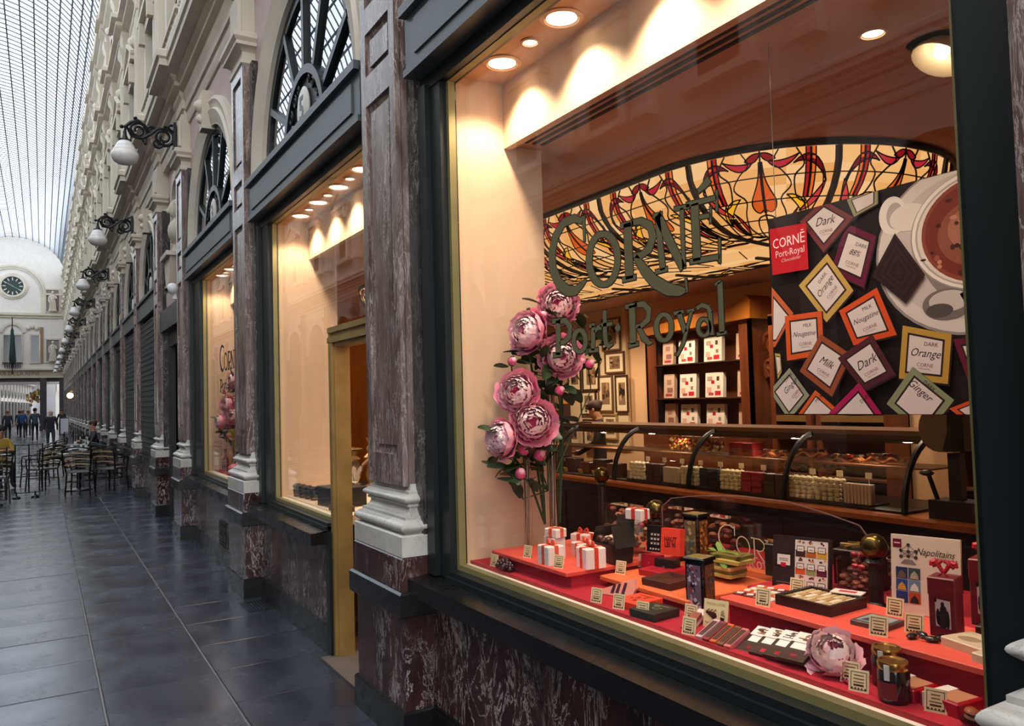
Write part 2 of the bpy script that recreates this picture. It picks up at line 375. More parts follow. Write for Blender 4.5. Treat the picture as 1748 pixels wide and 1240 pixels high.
for z0, z1 in ((1.34,3.17),(3.33,3.56),(3.70,4.46)):
    m = MB(); b = .026
    vs = [(-.098,-.165,z0),(-.098,.165,z0),(-.098,.165,z1),(-.098,-.165,z1),(-.086,-.165+b,z0+b),(-.086,.165-b,z0+b),(-.086,.165-b,z1-b),(-.086,-.165+b,z1-b)]
    m.add(vs, [(0,1,5,4),(1,2,6,5),(2,3,7,6),(3,0,4,7),(4,5,6,7)])
    m.box(-.1,-.125,z0+.045,-.08,.125,z1-.045)
    pans.append(m.mesh('shaft_panel', SHAFT))
back_me = MB().box(-.05,-.325,.715,.05,.325,4.56).mesh('backing_strip', marble('grey_marble','2b2726','4a4442','8f8a86',(6,6,2.5),.5,.25,.3))
cap = MB().rprof([(-.0,4.55),(.012,4.56),(.012,4.6),(.0,4.605),(.0,4.66),(.03,4.69),(.06,4.70),(.06,4.73),(.085,4.76),(.085,4.80),(.07,4.81)], .05, -.112, .235).mesh('capital', CREAM)
pier = MB().rprof([(-.01,4.8),(-.01,5.26)], .15, -.112, .235).box(-.13,-.16,4.88,-.1,.16,5.2).mesh('impost_pier', CREAM)
ENT = [(.0,5.16),(.02,5.2),(.02,5.30),(.05,5.31),(.05,5.42),(.08,5.46),(.08,5.52),(.15,5.55),(.15,5.60),(.20,5.64),(.20,5.68),(.34,5.70),(.34,5.78),(.37,5.80),(.37,5.88),(.30,5.92)]
brk = MB().rprof([(o,z+.02) for o, z in ENT], .15, -.05, .20).mesh('entablature_break', CREAM)
proto_parts = [('foot',foot),('pedestal',ped),('pedestal_band',band),('marble_block',blk),('plinth',plin),('base_moulding',bas),('shaft',sh_me),('backing_strip',back_me),('capital',cap),('impost_pier',pier),('entablature_break',brk)]
plab = {0:'marble pilaster right of the big window, only its rounded grey base showing', 1:'nearest tall brown marble pilaster with white moulded base, left of the big window',
        2:'brown marble pilaster between the peach window with gold door and the narrow peony window', 3:'brown marble pilaster beyond the narrow peony window, carrying the first lamp',
        4:'slim looking marble pilaster just beyond the dark doorway and the statue niche', 5:'marble pilaster between two latticed dark shopfronts, under the second lamp',
        6:'marble pilaster beyond the second latticed shopfront, behind the café chairs', 7:'marble pilaster under the third lamp, beside the seated café guest'}
nth = 'ninth tenth eleventh twelfth thirteenth fourteenth fifteenth'.split()
for i, y in enumerate(YC):
    t = thing('pilaster', plab.get(i, 'far marble pilaster, %s of the row counted from the big window edge' % nth[i-8] if 8 <= i < 15 else 'tiny farthest marble pilaster merging into the end of the row'), 'pilaster', (1.60, y, 0), 0, 'marble pilasters along the gallery wall' if i < 15 else 'farthest marble pilasters')
    for n, me in proto_parts: link(n, me, t)
    for me in pans: link('shaft_panel', me, t)
# entablature between the pilasters, upper storeys
e = MB()
e.yprof([(1.75,5.16)]+[(1.58-o*.8,z) for o, z in ENT]+[(1.75,5.92)], -4, YEND); e.build('entablature', CREAM, wallr)
C2 = [(0,9.6),(.03,9.65),(.03,9.8),(.06,9.84),(.06,9.95),(.2,10.02),(.2,10.1),(.3,10.14),(.3,10.24),(.2,10.3)]
C3 = [(0,12.3),(.03,12.4),(.05,12.5),(.2,12.62),(.2,12.75),(.32,12.8),(.32,12.95),(.2,13.1)]
for nm, pr in (('middle_cornice',C2),('top_cornice',C3)):
    MB().yprof([(1.9,pr[0][1])]+[(1.72-o,z) for o, z in pr]+[(1.9,pr[-1][1])], -4, YEND).build(nm, CREAM, wallr)
MB().yprof([(1.9,5.9),(1.5,5.9),(1.5,6.05),(1.56,6.08),(1.56,6.42),(1.48,6.45),(1.48,6.55),(1.62,6.6),(1.9,6.6)], -4, YEND).build('balcony_base', CREAM, wallr)
up = MB().rprof([(.03,6.5),(.03,6.65),(0,6.7),(0,9.1),(.02,9.12),(.02,9.2),(0,9.22),(0,9.4),(.05,9.5),(.06,9.6)], .1, -.22, .20)
for k in (-.1,0,.1): up.box(-.235,k-.025,6.8,-.21,k+.025,9.0)
up_me = up.mesh('upper_pilaster', CREAM)
ub = MB().rprof([(o*.9,z+.01) for o, z in C2], .1, -.18, .22).mesh('middle_cornice_break', CREAM)
u3 = MB().rprof([(.02,10.35),(.02,10.6),(0,10.65),(0,12.0),(.05,12.1),(.08,12.3)], .1, -.14, .18).mesh('attic_pilaster', CREAM)
ub3 = MB().rprof([(o*.9,z+.01) for o, z in C3], .1, -.12, .2).mesh('top_cornice_break', CREAM)
wf = MB(); 
wf.box(-.16,-.72,6.6,.1,-.52,8.3); wf.box(-.16,.52,6.6,.1,.72,8.3); wf.box(-.2,-.8,6.55,.1,.8,6.7); wf.box(-.17,-.78,8.3,.1,.78,8.5); wf.box(-.26,-.88,8.5,.1,.88,8.6)
wf.prism([(-.92,8.6),(.92,8.6),(0,9.06)],(-.2,0,0),(0,1,0),(0,0,1),(.3,0,0)); wf.tube([(-.22,-.93,8.62),(-.22,0,9.1),(-.22,.93,8.62)],.05,4)
for sy in (-.62,.62): wf.prism([(sy-.07,8.1),(sy+.07,8.1),(sy+.07,8.48),(sy-.07,8.48)],(-.26,0,0),(0,1,0),(0,0,1),(.12,0,0))
wf_me = wf.mesh('upper_window', CREAM); wp_me = MB().box(-.02,-.52,6.7,.0,.52,8.3).mesh('pane', pm('upper_window_glass','2a2a2c',.12,spec=.6), 0)
mu_me = MB().box(-.05,-.02,6.7,-.01,.02,8.3).box(-.05,-.5,7.6,-.01,.5,7.64).mesh('glazing_bar', CREAM)
aw = MB(); aw.box(-.1,-.62,10.5,.1,-.44,11.4); aw.box(-.1,.44,10.5,.1,.62,11.4); aw.box(-.14,-.7,10.4,.1,.7,10.52)
for i in range(12):
    a, b = PI*i/12, PI*(i+1)/12
    q = [(r*math.cos(t), 11.4+r*math.sin(t)) for r, t in ((.44,a),(.62,a),(.62,b),(.44,b))]
    aw.add([(-.1,)+p for p in q]+[(.1,)+p for p in q], [(0,1,2,3),(7,6,5,4),(0,3,7,4),(1,5,6,2)])
aw.ball((-.14,0,12.05),.12,6,5)
aw_me = aw.mesh('attic_window', CREAM); ap_me = MB().add([(-.01,)+p for p in arc(0,11.4,.44,10)]+[(-.01,-.44,10.5),(-.01,.44,10.5)], [tuple(range(13))]).mesh('pane', pm('attic_glass','33302e',.2), 0)
orn = MB()
for k in range(5): orn.ball((-.05,-.36+.18*k,9.28+.05*abs(2-k)),.09,6,5)
orn.ball((-.1,0,9.2),.13,8,6); orn_me = orn.mesh('festoon', CREAM)
bal = MB()
for k in range(7): bal.lathe([(.03,0),(.05,.05),(.03,.1),(.06,.2),(.03,.3),(.05,.34)], (-.16,-.6+.2*k,6.6), 6)
bal.box(-.22,-.75,6.94,-.08,.75,7.0); bal_me = bal.mesh('balustrade', CREAM)
for i, y in enumerate(YC):
    for n, me in (('upper_pilaster',up_me),('middle_cornice_break',ub),('attic_pilaster',u3),('top_cornice_break',ub3)): link(n, me, wallr, (1.75,y,0))
    if i:
        c = (y+YC[i-1])/2; h = (y-YC[i-1])/3.2
        if i != 4: s = link('spandrel', sp_me, wallr, (1.60,c,0)); s.scale = (1,max(h,.9),1)
        if i != 4: link('archivolt', ar_me, wallr, (1.60,c,0)); link('keystone', keym, wallr, (1.60,c,0))
        w = link('upper_window', wf_me, wallr, (1.75,c,0)); link('pane', wp_me, w); link('glazing_bar', mu_me, w)
        w = link('attic_window', aw_me, wallr, (1.75,c,0)); link('pane', ap_me, w)
        link('festoon', orn_me, wallr, (1.75,c,0)); link('balustrade', bal_me, wallr, (1.75,c,0))
# ---- left wall: mirror facade, seen only in the panes' reflections ----
lw = MB('cfc5b4')
def MX(m, y, col, s=(1,1)):   # mirror a right-wall mesh block into the left wall
    lw.add([(2*XM-(x+s[0]), yy+y, z) for x, yy, z in m.v], [f[::-1] for f in m.f], col)
lw.box(2*XM-2.1,-8,5.15,2*XM-1.75,YEND,10.35)
lw.box(2*XM-1.7,-8,-.1,2*XM-1.62,YEND,3.5,'1e1b1a')
for pr in (C2,): lw.yprof([(2*XM-q[0],q[1]) for q in [(1.9,pr[0][1])]+[(1.72-o,z) for o, z in pr]+[(1.9,pr[-1][1])]][::-1], -8, YEND)
lw.yprof([(2*XM-x,z) for x, z in [(1.75,5.16)]+[(1.58-o*.8,z) for o, z in ENT]+[(1.75,5.92)]][::-1], -8, YEND)
spm, wfm = spandrel(1.5, R1+.05), wf
pilm = MB().rprof([(.09,0),(.09,.86),(.08,.87),(.08,1.0),(0,1.2),(0,4.55),(.06,4.7),(.08,4.8),(0,4.81),(0,5.2)], .05, -.1, .235)
for i, y in enumerate([-5.8,-2.7]+YC):
    MX(pilm, y, '75645c', (1.6,0)); MX(up, y, None, (1.75,0))
    if i:
        c = (y+([-5.8,-2.7]+YC)[i-1])/2
        MX(spm, c, 'c7b7b0', (1.6,0)); MX(wf, c, None, (1.75,0)); MX(MB().box(-.02,-.52,6.7,0,.52,8.3), c, '2a2a2c', (1.75,0))
        MX(MB().add([(.1,)+p for p in arc(0,Z0,1.2,12)], [tuple(range(13))]), c, '202226', (1.6,0)); MX(MB().box(-.1,-1.4,3.15,.1,1.4,3.48), c, '2a3032', (1.6,0))
        MX(MB().box(-.05,-1.3,.05,.03,1.3,.75), c, '3a2a2b', (1.6,0))
struct(lw.build('wall_left', pm('left_facade', None, .75), ang=0))
# ---- glass roof ----
HW = 3.75; RZ = 13.0; RIS = 3.1; NSEG = 24
def rp(t): return (XM+HW*math.cos(t), RZ+RIS*math.sin(t) if t < PI/2 else 10.3+(RZ+RIS-10.3)*math.sin(t))   # glass brought lower on the unseen left so the fanlights mirror the roof
steel = pm('roof_steel', '4d555c', .5)
rg = MB()
pts = [rp(PI*i/NSEG) for i in range(NSEG+1)]
for i in range(NSEG): rg.add([(pts[i][0],-4,pts[i][1]),(pts[i+1][0],-4,pts[i+1][1]),(pts[i+1][0],YEND,pts[i+1][1]),(pts[i][0],YEND,pts[i][1])],[(0,1,2,3)])
roofm = bpy.data.materials.new('roof_glass'); roofm.use_nodes = True
nt = roofm.node_tree; nt.nodes.remove(nt.nodes['Principled BSDF']); t_ = nt.nodes.new('ShaderNodeBsdfTransparent'); t_.inputs[0].default_value = (.9,.95,1,1)
tl = nt.nodes.new('ShaderNodeBsdfTranslucent'); tl.inputs[0].default_value = (.55,.6,.66,1); mxs = nt.nodes.new('ShaderNodeMixShader'); mxs.inputs[0].default_value = .55
nt.links.new(t_.outputs[0], mxs.inputs[1]); nt.links.new(tl.outputs[0], mxs.inputs[2]); nt.links.new(mxs.outputs[0], nt.nodes['Material Output'].inputs[0])
roof = struct(rg.build('ceiling', roofm))
for i in range(NSEG+1):
    x, z = pts[i]; MB().box(x-.026,-4,z-.07,x+.026,YEND,z-.01).build('roof_purlin', steel, roof)
lat = MB(); y = -4
while y < YEND:
    P = [(x,y,z-.045) for x, z in pts]; lat.tube(P, .026, 4); y += .42
lat.build('glazing_ribs', steel, roof)['kind'] = 'stuff'
struct(MB().box(1.4,-4,12.95,1.75,YEND,13.12).build('trim_1', CREAM))
# ---- end wall of the gallery ----
Y = YEND; EW = pm('pale_plaster', 'd9d2ca', .8, var=.06)
ew = MB()
a = [(XM+3.9*math.cos(PI*i/20), 12.9+3.5*math.sin(PI*i/20)) for i in range(21)]
ew.prism([(1.75,9.6),(1.75,12.9)]+a+[(-6.0,12.9),(-6.0,9.6)], (0,Y,0),(1,0,0),(0,0,1),(0,.5,0))
ew.box(-6.0,Y,4.35,1.75,Y+.5,9.6)
wend = struct(ew.build('wall_end', EW, ang=0))
MB().box(-6.0,Y-.25,9.55,1.75,Y,9.75).box(-6.0,Y-.12,9.35,1.75,Y,9.55).build('end_cornice', CREAM, wend)
sb = MB('b5a68c').box(-6.0,Y-.12,4.5,1.75,Y,5.0); write(sb, 'GALERIE DE LA REINE', (0,0), .42, (XM,Y-.123,4.74),(1,0,0),(0,0,1),'5a4512', sx=.95)
sb.build('inscription_band', SATIN, wend)
MB().box(-6.0,Y-.35,5.0,1.75,Y,5.12).box(-6.0,Y-.3,4.36,1.75,Y,4.5).build('band_moulding', CREAM, wend)
ring = MB()
for r0, r1, d in ((2.0,2.12,.1),(2.16,2.3,.16)):
    for i in range(20):
        p, q = PI*i/20, PI*(i+1)/20; cc = [(XM+r*math.cos(t), 11.4+r*math.sin(t)) for r, t in ((r0,p),(r1,p),(r1,q),(r0,q))]
        ring.add([(x,Y-d,z) for x, z in cc]+[(x,Y,z) for x, z in cc], [(3,2,1,0),(0,1,5,4),(2,3,7,6)])
ring.box(XM+2.0,Y-.12,9.75,XM+2.35,Y,11.4).box(XM-2.35,Y-.12,9.75,XM-2.0,Y,11.4).box(XM+2.2,Y-.14,11.3,1.7,Y,11.45)
ring.build('arched_moulding', CREAM, wend)
def framed(x0,z0,x1,z1,nm,mat,par=wend):
    w = .12; m = MB().box(x0-w,Y-.1,z0-w,x0,Y,z1+w).box(x1,Y-.1,z0-w,x1+w,Y,z1+w).box(x0,Y-.1,z0-w,x1,Y,z0).box(x0,Y-.1,z1,x1,Y,z1+w)
    f = m.build(nm, CREAM, par); MB().box(x0,Y-.02,z0,x1,Y-.005,z1).build('pane' if 'window' in nm else 'niche_back', mat, f, ang=0); return f
NB = pm('niche_shade', '8d7f7d', .9); DW = pm('end_window_glass', '32363c', .1, spec=.7)
for z0 in (5.75, 9.95): framed(.28,z0,1.2,z0+1.8,'statue_niche',NB)
for x0, x1 in ((XM-1.85,XM-1.3),(XM-.62,XM+.62),(XM+1.3,XM+1.85)): framed(x0,5.7,x1,7.9,'end_window',DW)
al = MB()
for i in range(12):
    p, q = PI*i/12, PI*(i+1)/12; cc = [(XM+r*math.cos(t), 8.1+r*math.sin(t)) for r, t in ((.66,p),(.86,p),(.86,q),(.66,q))]
    al.add([(x,Y-.14,z) for x, z in cc]+[(x,Y,z) for x, z in cc], [(3,2,1,0),(0,1,5,4),(2,3,7,6)])
for s_ in (-1,1):
    for k in range(3): al.ball((XM+s_*(1.1+.3*k),Y-.05,8.5+.1*(k%2)),.18,6,5)
al.build('carved_tympanum', CREAM, wend)
eb = MB('8a6a4c'); eb.box(-.2,Y-.08,5.6,.05,Y,8.6).box(2*XM-.05,Y-.08,5.6,2*XM+.2,Y,8.6); eb.build('brown_marble_strip', SATIN, wend)
bl = MB()
for k in range(8): bl.box(XM-.55+.15*k,Y-.2,5.2,XM-.48+.15*k,Y-.12,5.6)
bl.box(XM-.7,Y-.24,5.58,XM+.7,Y-.1,5.66); bl.build('window_balustrade', DWOOD, wend)
colm = MB('3a3836')
for x in (2*XM+.1,.05): 
    MB().box(x-.24,Y-.3,0,x+.24,Y+.2,4.36).box(x-.3,Y-.36,0,x+.3,Y+.26,.4).build('square_pillar', pm('dark_pillar','2e2c2b',.4), wend)
MB().box(1.2,Y-.2,0,1.75,Y+.2,4.36).box(-6.0,Y-.2,0,-5.4,Y+.2,4.36).build('end_pier', pm('end_pier_stone','4a4745',.5), wend)
MB().box(-6.0,Y,4.05,1.75,Y+8,4.36).build('passage_ceiling', pm('passage_soffit','6b6560',.8), wend)
for x in (2*XM+.1,.05): MB().box(x-.24,Y+6.5,0,x+.24,Y+7,4.05).build('square_pillar', pm('dark_pillar','2e2c2b',.4), wend)
# second gallery beyond the passage
sg = MB('b9b4ad')
for side in (1,-1):
    X = lambda d: XM+side*(3.2+d)
    sg.box(min(X(0),X(.4)),Y+9,3.4,max(X(0),X(.4)),Y+58,9)
    for k in range(16):
        y = Y+9.5+3*k
        sg.box(min(X(-.12),X(.2)),y-.25,0,max(X(-.12),X(.2)),y+.25,5.2); sg.box(min(X(.05),X(.1)),y+.25,0,max(X(.05),X(.1)),y+2.75,2.5,'22242a'); sg.box(min(X(-.03),X(.1)),y+.25,2.5,max(X(-.03),X(.1)),y+2.75,2.8,'3b3f42')
        sg.add([(X(-.02),)+p for p in arc(y+1.5,3.2,.9,8)], [tuple(range(9)) if side < 0 else tuple(range(9))[::-1]], '3a3d42')
    sg.box(min(X(-.4),X(.4)),Y+9,5.2,max(X(-.4),X(.4)),Y+58,5.5)
sg.box(-6.2,Y+58,0,1.75,Y+58.4,6.5,'b4b4b8'); sg.box(-6.2,Y+6,7.2,-3.4,Y+58,7.4); sg.box(-1.0,Y+6,7.2,1.75,Y+58,7.4)  # roof slabs added over the second gallery to shade it
ca, sa = math.cos(.08), math.sin(.08); sg.v = [(XM+(x-XM)*ca+(y-Y-8)*sa, Y+8+(y-Y-8)*ca-(x-XM)*sa, z) for x, y, z in sg.v]   # the second gallery bends to the right
struct(sg.build('wall_beyond', MATTE, ang=0))
# ================= SHOPFRONTS =================
GX = 1.655
def transom(par, y0, y1):
    m = MB().box(-.09,y0,3.17,.08,y1,3.46).box(-.125,y0,3.44,.02,y1,3.49).box(-.105,y0,3.15,.0,y1,3.185)
    link('transom_beam', m.mesh('transom_beam', GREEN2), par, (1.60,0,0))
    MB('30383a').box(-.1,y0+.12,3.23,-.085,y1-.12,3.40).build('transom_panel', GREEN2, par, (1.60,0,0))
def shopwin(n, ya, yb, oa, ob, label=None, sill=True, goldsides='lr'):
    """Fixed shop window between the pilaster strips ya..yb with the glazed opening oa..ob."""
    t = MB().box(1.58,ya,3.08,1.67,yb,3.17).box(1.585,ob,.79,1.67,yb,3.1)
    if oa-ya > .02: t.box(1.585,ya,.79,1.67,oa,3.1)
    for a, b in ((ya,oa),(ob,yb)):
        w = b-a
        if w > .1: t.box(1.56,a+.02 if a == ya else b-.1,.79,1.6,a+.1 if a == ya else b-.02,3.1)
    t.box(1.57,oa,.79,1.67,ob,.832).box(1.555,oa,.785,1.6,ob,.81)
    f = t.build('window_%d' % n, GREEN); struct(f)
    b = MB(); g = .024
    b.box(1.618,oa,.832,1.652,ob,.832+g).box(1.618,oa,3.1-g,1.652,ob,3.1)
    if oa-ya > .02: b.box(1.618,oa,.832+g,1.652,oa+g,3.1-g)
    b.box(1.618,ob-g,.832+g,1.652,ob,3.1-g)
    b.build('gilt_bead', GOLD, f)
    MB('e6dccb').box(1.66,oa,.82,1.735,ob,.852).build('inner_sill', SATIN, f)
    MB().box(GX,oa+.01,.84,GX+.008,ob-.01,3.09).build('glass_pane', GLASS, f, ang=0)
    return f
def lowerwall(par, y0, y1, n=1):
    MB().box(1.46,y0,.70,1.62,y1,.775).add([(1.46,y0,.775),(1.46,y1,.775),(1.62,y1,.79),(1.62,y0,.79)],[(0,1,2,3)]).build('stone_sill', BLACK, par)
    w = (y1-y0)/n
    for k in range(n): MB().box(1.595,y0+k*w+.002,.165,1.68,y0+(k+1)*w-.002,.70).build('marble_slab', MARB, par)
    MB().box(1.565,y0,0,1.68,y1,.158).box(1.58,y0,.158,1.68,y1,.168).build('black_plinth', BLACK, par)
f1 = shopwin(1, .80, 3.49, .90, 3.28); MB().box(1.53,.60,.79,1.60,.86,3.17).build('shade_strip', GREEN, f1); lowerwall(f1, .8, 3.49, 2); transom(f1, .80, 3.49)  # dark strip added over the marble by the window, standing in for shade
fa = fanlight(f1, '7'); fa.location = (1.60, (YC[0]+YC[1])/2, 0)
f2 = shopwin(2, 5.03, 6.88, 5.035, 6.56, False); lowerwall(f2, 5.04, 6.88); transom(f2, 4.13, 6.88); fa = fanlight(f2, '5'); fa.location = (1.60, (YC[1]+YC[2])/2, 0)
MB().box(1.58,4.12,3.08,1.67,5.05,3.17).box(1.6,4.12,0,1.7,4.22,3.1).build('door_head', GREEN, f2)
MB().box(GX,4.22,2.12,GX+.008,5.06,3.09).build('glass_pane', GLASS, f2, ang=0)
MB().box(1.618,4.2,3.076,1.652,5.06,3.1).build('gilt_bead', GOLD, f2)
MB().box(1.56,4.98,.0,1.70,5.05,.78).build('corner_post', GREEN, f2)
f3 = shopwin(3, 7.53, 10.39, 7.75, 9.84); lowerwall(f3, 7.53, 10.39); transom(f3, 7.53, 10.39); fa = fanlight(f3, '3'); fa.location = (1.60, (YC[2]+YC[3])/2, 0)
# gilt door frame with open leaf
dr = MB()
for y0, y1, x in ((4.93,5.04,1.60),(4.22,4.30,1.60)): dr.box(x,y0,0,1.70,y1,2.0).box(x-.02,y0+.02,0,x+.02,y1-.045,1.99).box(x-.01,y1-.03,0,x+.02,y1-.012,2.05)
dr.box(1.60,4.22,1.96,1.70,5.04,2.09).box(1.58,4.22,1.985,1.62,5.02,2.02).box(1.585,4.22,2.05,1.62,5.03,2.085)
door = struct(dr.build('door_1', pm('gilt_door_frame', 'a4854c', .4, .35, var=.25)))
lf = MB().box(1.74,4.30,.02,2.50,4.345,.25).box(1.74,4.30,1.85,2.50,4.345,1.97).box(1.74,4.30,.25,1.84,4.345,1.85).box(2.4,4.30,.25,2.5,4.345,1.85).build('door_leaf', OWOOD, door)
MB().box(1.84,4.318,.25,2.4,4.326,1.85).build('pane', CLEAR, lf, ang=0); MB().tube([(1.8,4.40,1.0),(1.8,4.42,1.05),(1.8,4.42,1.35),(1.8,4.40,1.4)],.013,6).build('door_handle', BRASS, lf)
MB().box(1.5,4.22,-.01,1.75,5.0,.012).build('threshold', pm('worn_threshold','5a5048',.7,bump=.3,bs=30), door)
# floor grate at the foot of the second pilaster
gr = thing('floor_grate', 'black iron floor grate let into flagstones beside second pilaster foot', 'grate', (1.47,6.60,0))
MB().box(-.10,-.17,-.012,.10,-.15,.004).box(-.10,.15,-.012,.10,.17,.004).box(-.10,-.15,-.012,-.08,.15,.004).box(.08,-.15,-.012,.10,.15,.004).build('frame', IRON, gr)
b_ = MB().box(-.006,-.15,-.01,.006,.15,.002).mesh('bar', IRON)
for k in range(6): link('bar', b_, gr, (-.065+.026*k,0,0))
vg = thing('wall_vent', 'small dark iron vent low on marble wall under the narrow peony window', 'vent', (1.59,8.6,.12))
MB().box(-.01,-.17,0,.0,.17,.02).box(-.01,-.17,.28,0,.17,.30).box(-.01,-.17,.02,0,-.15,.28).box(-.01,.15,.02,0,.17,.28).build('frame', IRON, vg)
b_ = MB().box(-.008,-.15,0,0,.15,.012).mesh('louvre', IRON)
for k in range(7): link('louvre', b_, vg, (0,0,.04+.034*k))
# the dark doorway under a statue niche
nb = MB().box(1.6,10.95,3.0,1.76,12.95,3.3).box(1.66,10.95,3.3,1.8,11.63,5.2).box(1.66,12.27,3.3,1.8,12.95,5.2).box(1.66,11.63,4.9,1.8,12.27,5.2).box(1.66,11.63,3.3,1.8,12.27,3.72).box(1.8,11.6,3.7,2.0,12.3,5.0)
nw = struct(nb.build('door_2', PINK))
nr = MB(); 
for i in range(12):
    p, q = PI*i/12, PI*(i+1)/12; cc = [(11.95+r*math.cos(t), 4.5+r*math.sin(t)) for r, t in ((.3,p),(.42,p),(.42,q),(.3,q))]
    nr.add([(1.60,)+c for c in cc]+[(1.7,)+c for c in cc], [(0,1,2,3),(7,6,5,4),(0,3,7,4),(1,5,6,2)])
nr.box(1.60,11.53,3.72,1.7,11.65,4.5).box(1.60,12.25,3.72,1.7,12.37,4.5).build('niche_moulding', CREAM, nw)
MB().prism([(-.3,0),(.3,0),(.26,-.12),(.2,-.3),(.12,-.42),(-.12,-.42),(-.2,-.3),(-.26,-.12)],(1.5,11.95,3.72),(0,1,0),(0,0,1),(.16,0,0)).box(1.45,11.6,3.68,1.7,12.3,3.74).build('console', CREAM, nw)
MB('14181a').box(1.62,10.95,0,1.7,11.2,3.0).box(1.62,12.7,0,1.7,12.95,3.0).box(1.62,11.2,2.5,1.7,12.7,3.0).box(1.72,11.2,0,1.76,12.7,2.5).build('door_panel', SATIN, nw)
MB('343b3d').box(1.52,10.95,2.72,1.68,12.95,3.02).build('transom_beam', SATIN, nw)
bu = thing('niche_bust', 'pale stone portrait bust standing in the round-headed wall niche', 'bust', (1.63,11.95,3.74))
MB().lathe([(.11,0),(.11,.05),(.06,.07),(.05,.16),(.09,.18)], (0,0,0), 12).build('socle', CREAM, bu)
MB().ball((0,0,.34),(.12,.2,.17),14,8).lathe([(.06,.4),(.05,.55)],(0,0,0),10).ball((-.01,0,.64),(.1,.085,.13),14,10).ball((-.11,0,.62),(.03,.02,.035),8,6).ball((.02,0,.70),(.1,.092,.1),12,8).build('head_and_shoulders', CREAM, bu)
sc_ = thing('security_camera', 'white round security camera on the beam over the dark doorway', 'camera', (1.5,11.2,3.02))
MB('d8d8d8').box(-.03,-.03,0,.03,.03,.04).tube([(0,0,.04),(0,0,.10)],.02,8).build('bracket', SATIN, sc_); MB('dcdcdc').ball((-.03,0,.14),.075,12,8).build('housing', SATIN, sc_); MB('101010').ball((-.09,0,.13),.035,10,6).build('lens', GLOSS, sc_)
# darker shopfronts farther down the gallery
lat = MB()
for k in range(-14, 15):
    y = k*.09
    lat.tube([(-.04,max(-1.25,y-1.25),.72+max(0,-1.25-(y-1.25))),(-.04,min(1.25,y+1.15),.72+(min(1.25,y+1.15)-(y-1.25)))],.012,4) if abs(y) < 1.2 else None
lat = MB()
for k in range(28):
    y = -1.2+k*.089; lat.box(-.045,y-.008,.8,-.03,y+.008,3.1)
for k in range(26):
    z = .84+k*.089; lat.box(-.05,-1.25,z-.008,-.035,1.25,z+.008)
lat_me = lat.mesh('lattice_grille', pm('grille_steel', '4a4c4c', .45, .6))
sfr = MB().box(.0,-1.3,3.05,.07,1.3,3.17).box(0,-1.3,.79,.07,-1.15,3.1).box(0,1.15,.79,.07,1.3,3.1).box(-.02,-1.15,.79,.07,1.15,.86).box(0,-.03,.86,.06,.03,3.05).mesh('window', GREEN)
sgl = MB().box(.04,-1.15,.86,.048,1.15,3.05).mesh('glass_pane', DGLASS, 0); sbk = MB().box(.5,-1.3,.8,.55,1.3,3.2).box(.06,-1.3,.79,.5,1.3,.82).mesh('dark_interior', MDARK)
stl = MB().box(-.14,-1.3,.70,.02,1.3,.79).mesh('stone_sill', BLACK); sml = MB().box(-.005,-1.3,.16,.08,1.3,.70).mesh('marble_slab', MARB); spl = MB().box(-.035,-1.3,0,.08,1.3,.16).mesh('black_plinth', BLACK)
trn = MB().box(-.09,-1.3,3.17,.08,1.3,3.46).box(-.125,-1.3,3.44,.02,1.3,3.49).mesh('transom_beam', GREEN2)
for i in range(5, len(YC)):
    c = (YC[i]+YC[i-1])/2
    w = struct(link('window_%d' % i, sfr, None, (1.60,c,0)))
    for n, me in (('glass_pane',sgl),('dark_interior',sbk),('stone_sill',stl),('marble_slab',sml),('black_plinth',spl),('transom_beam',trn)): link(n, me, w)
    if i in (5,6): link('lattice_grille', lat_me, w)['kind'] = 'stuff'
    f = fanlight(w, '') if i < 9 else link('fanlight', fan_me, w)
    if i >= 9: link('pane', pane_me, f); link('glazing_bar', bars[2], f)
# dark rooms behind the fanlights
MB('3a2f28').box(2.4,3.3,3.2,2.45,YEND,5.2).box(2.4,10.96,-.05,2.45,YEND,3.2).box(1.76,-1,3.16,2.45,YEND,3.2).box(1.7,-1,5.15,2.45,YEND,5.2).build('loft_wall', MATTE, wallr)
MB('6b5a4a').box(1.9,3.6,3.2,1.95,10.5,5.15).build('fanlight_blind', MATTE, wallr)
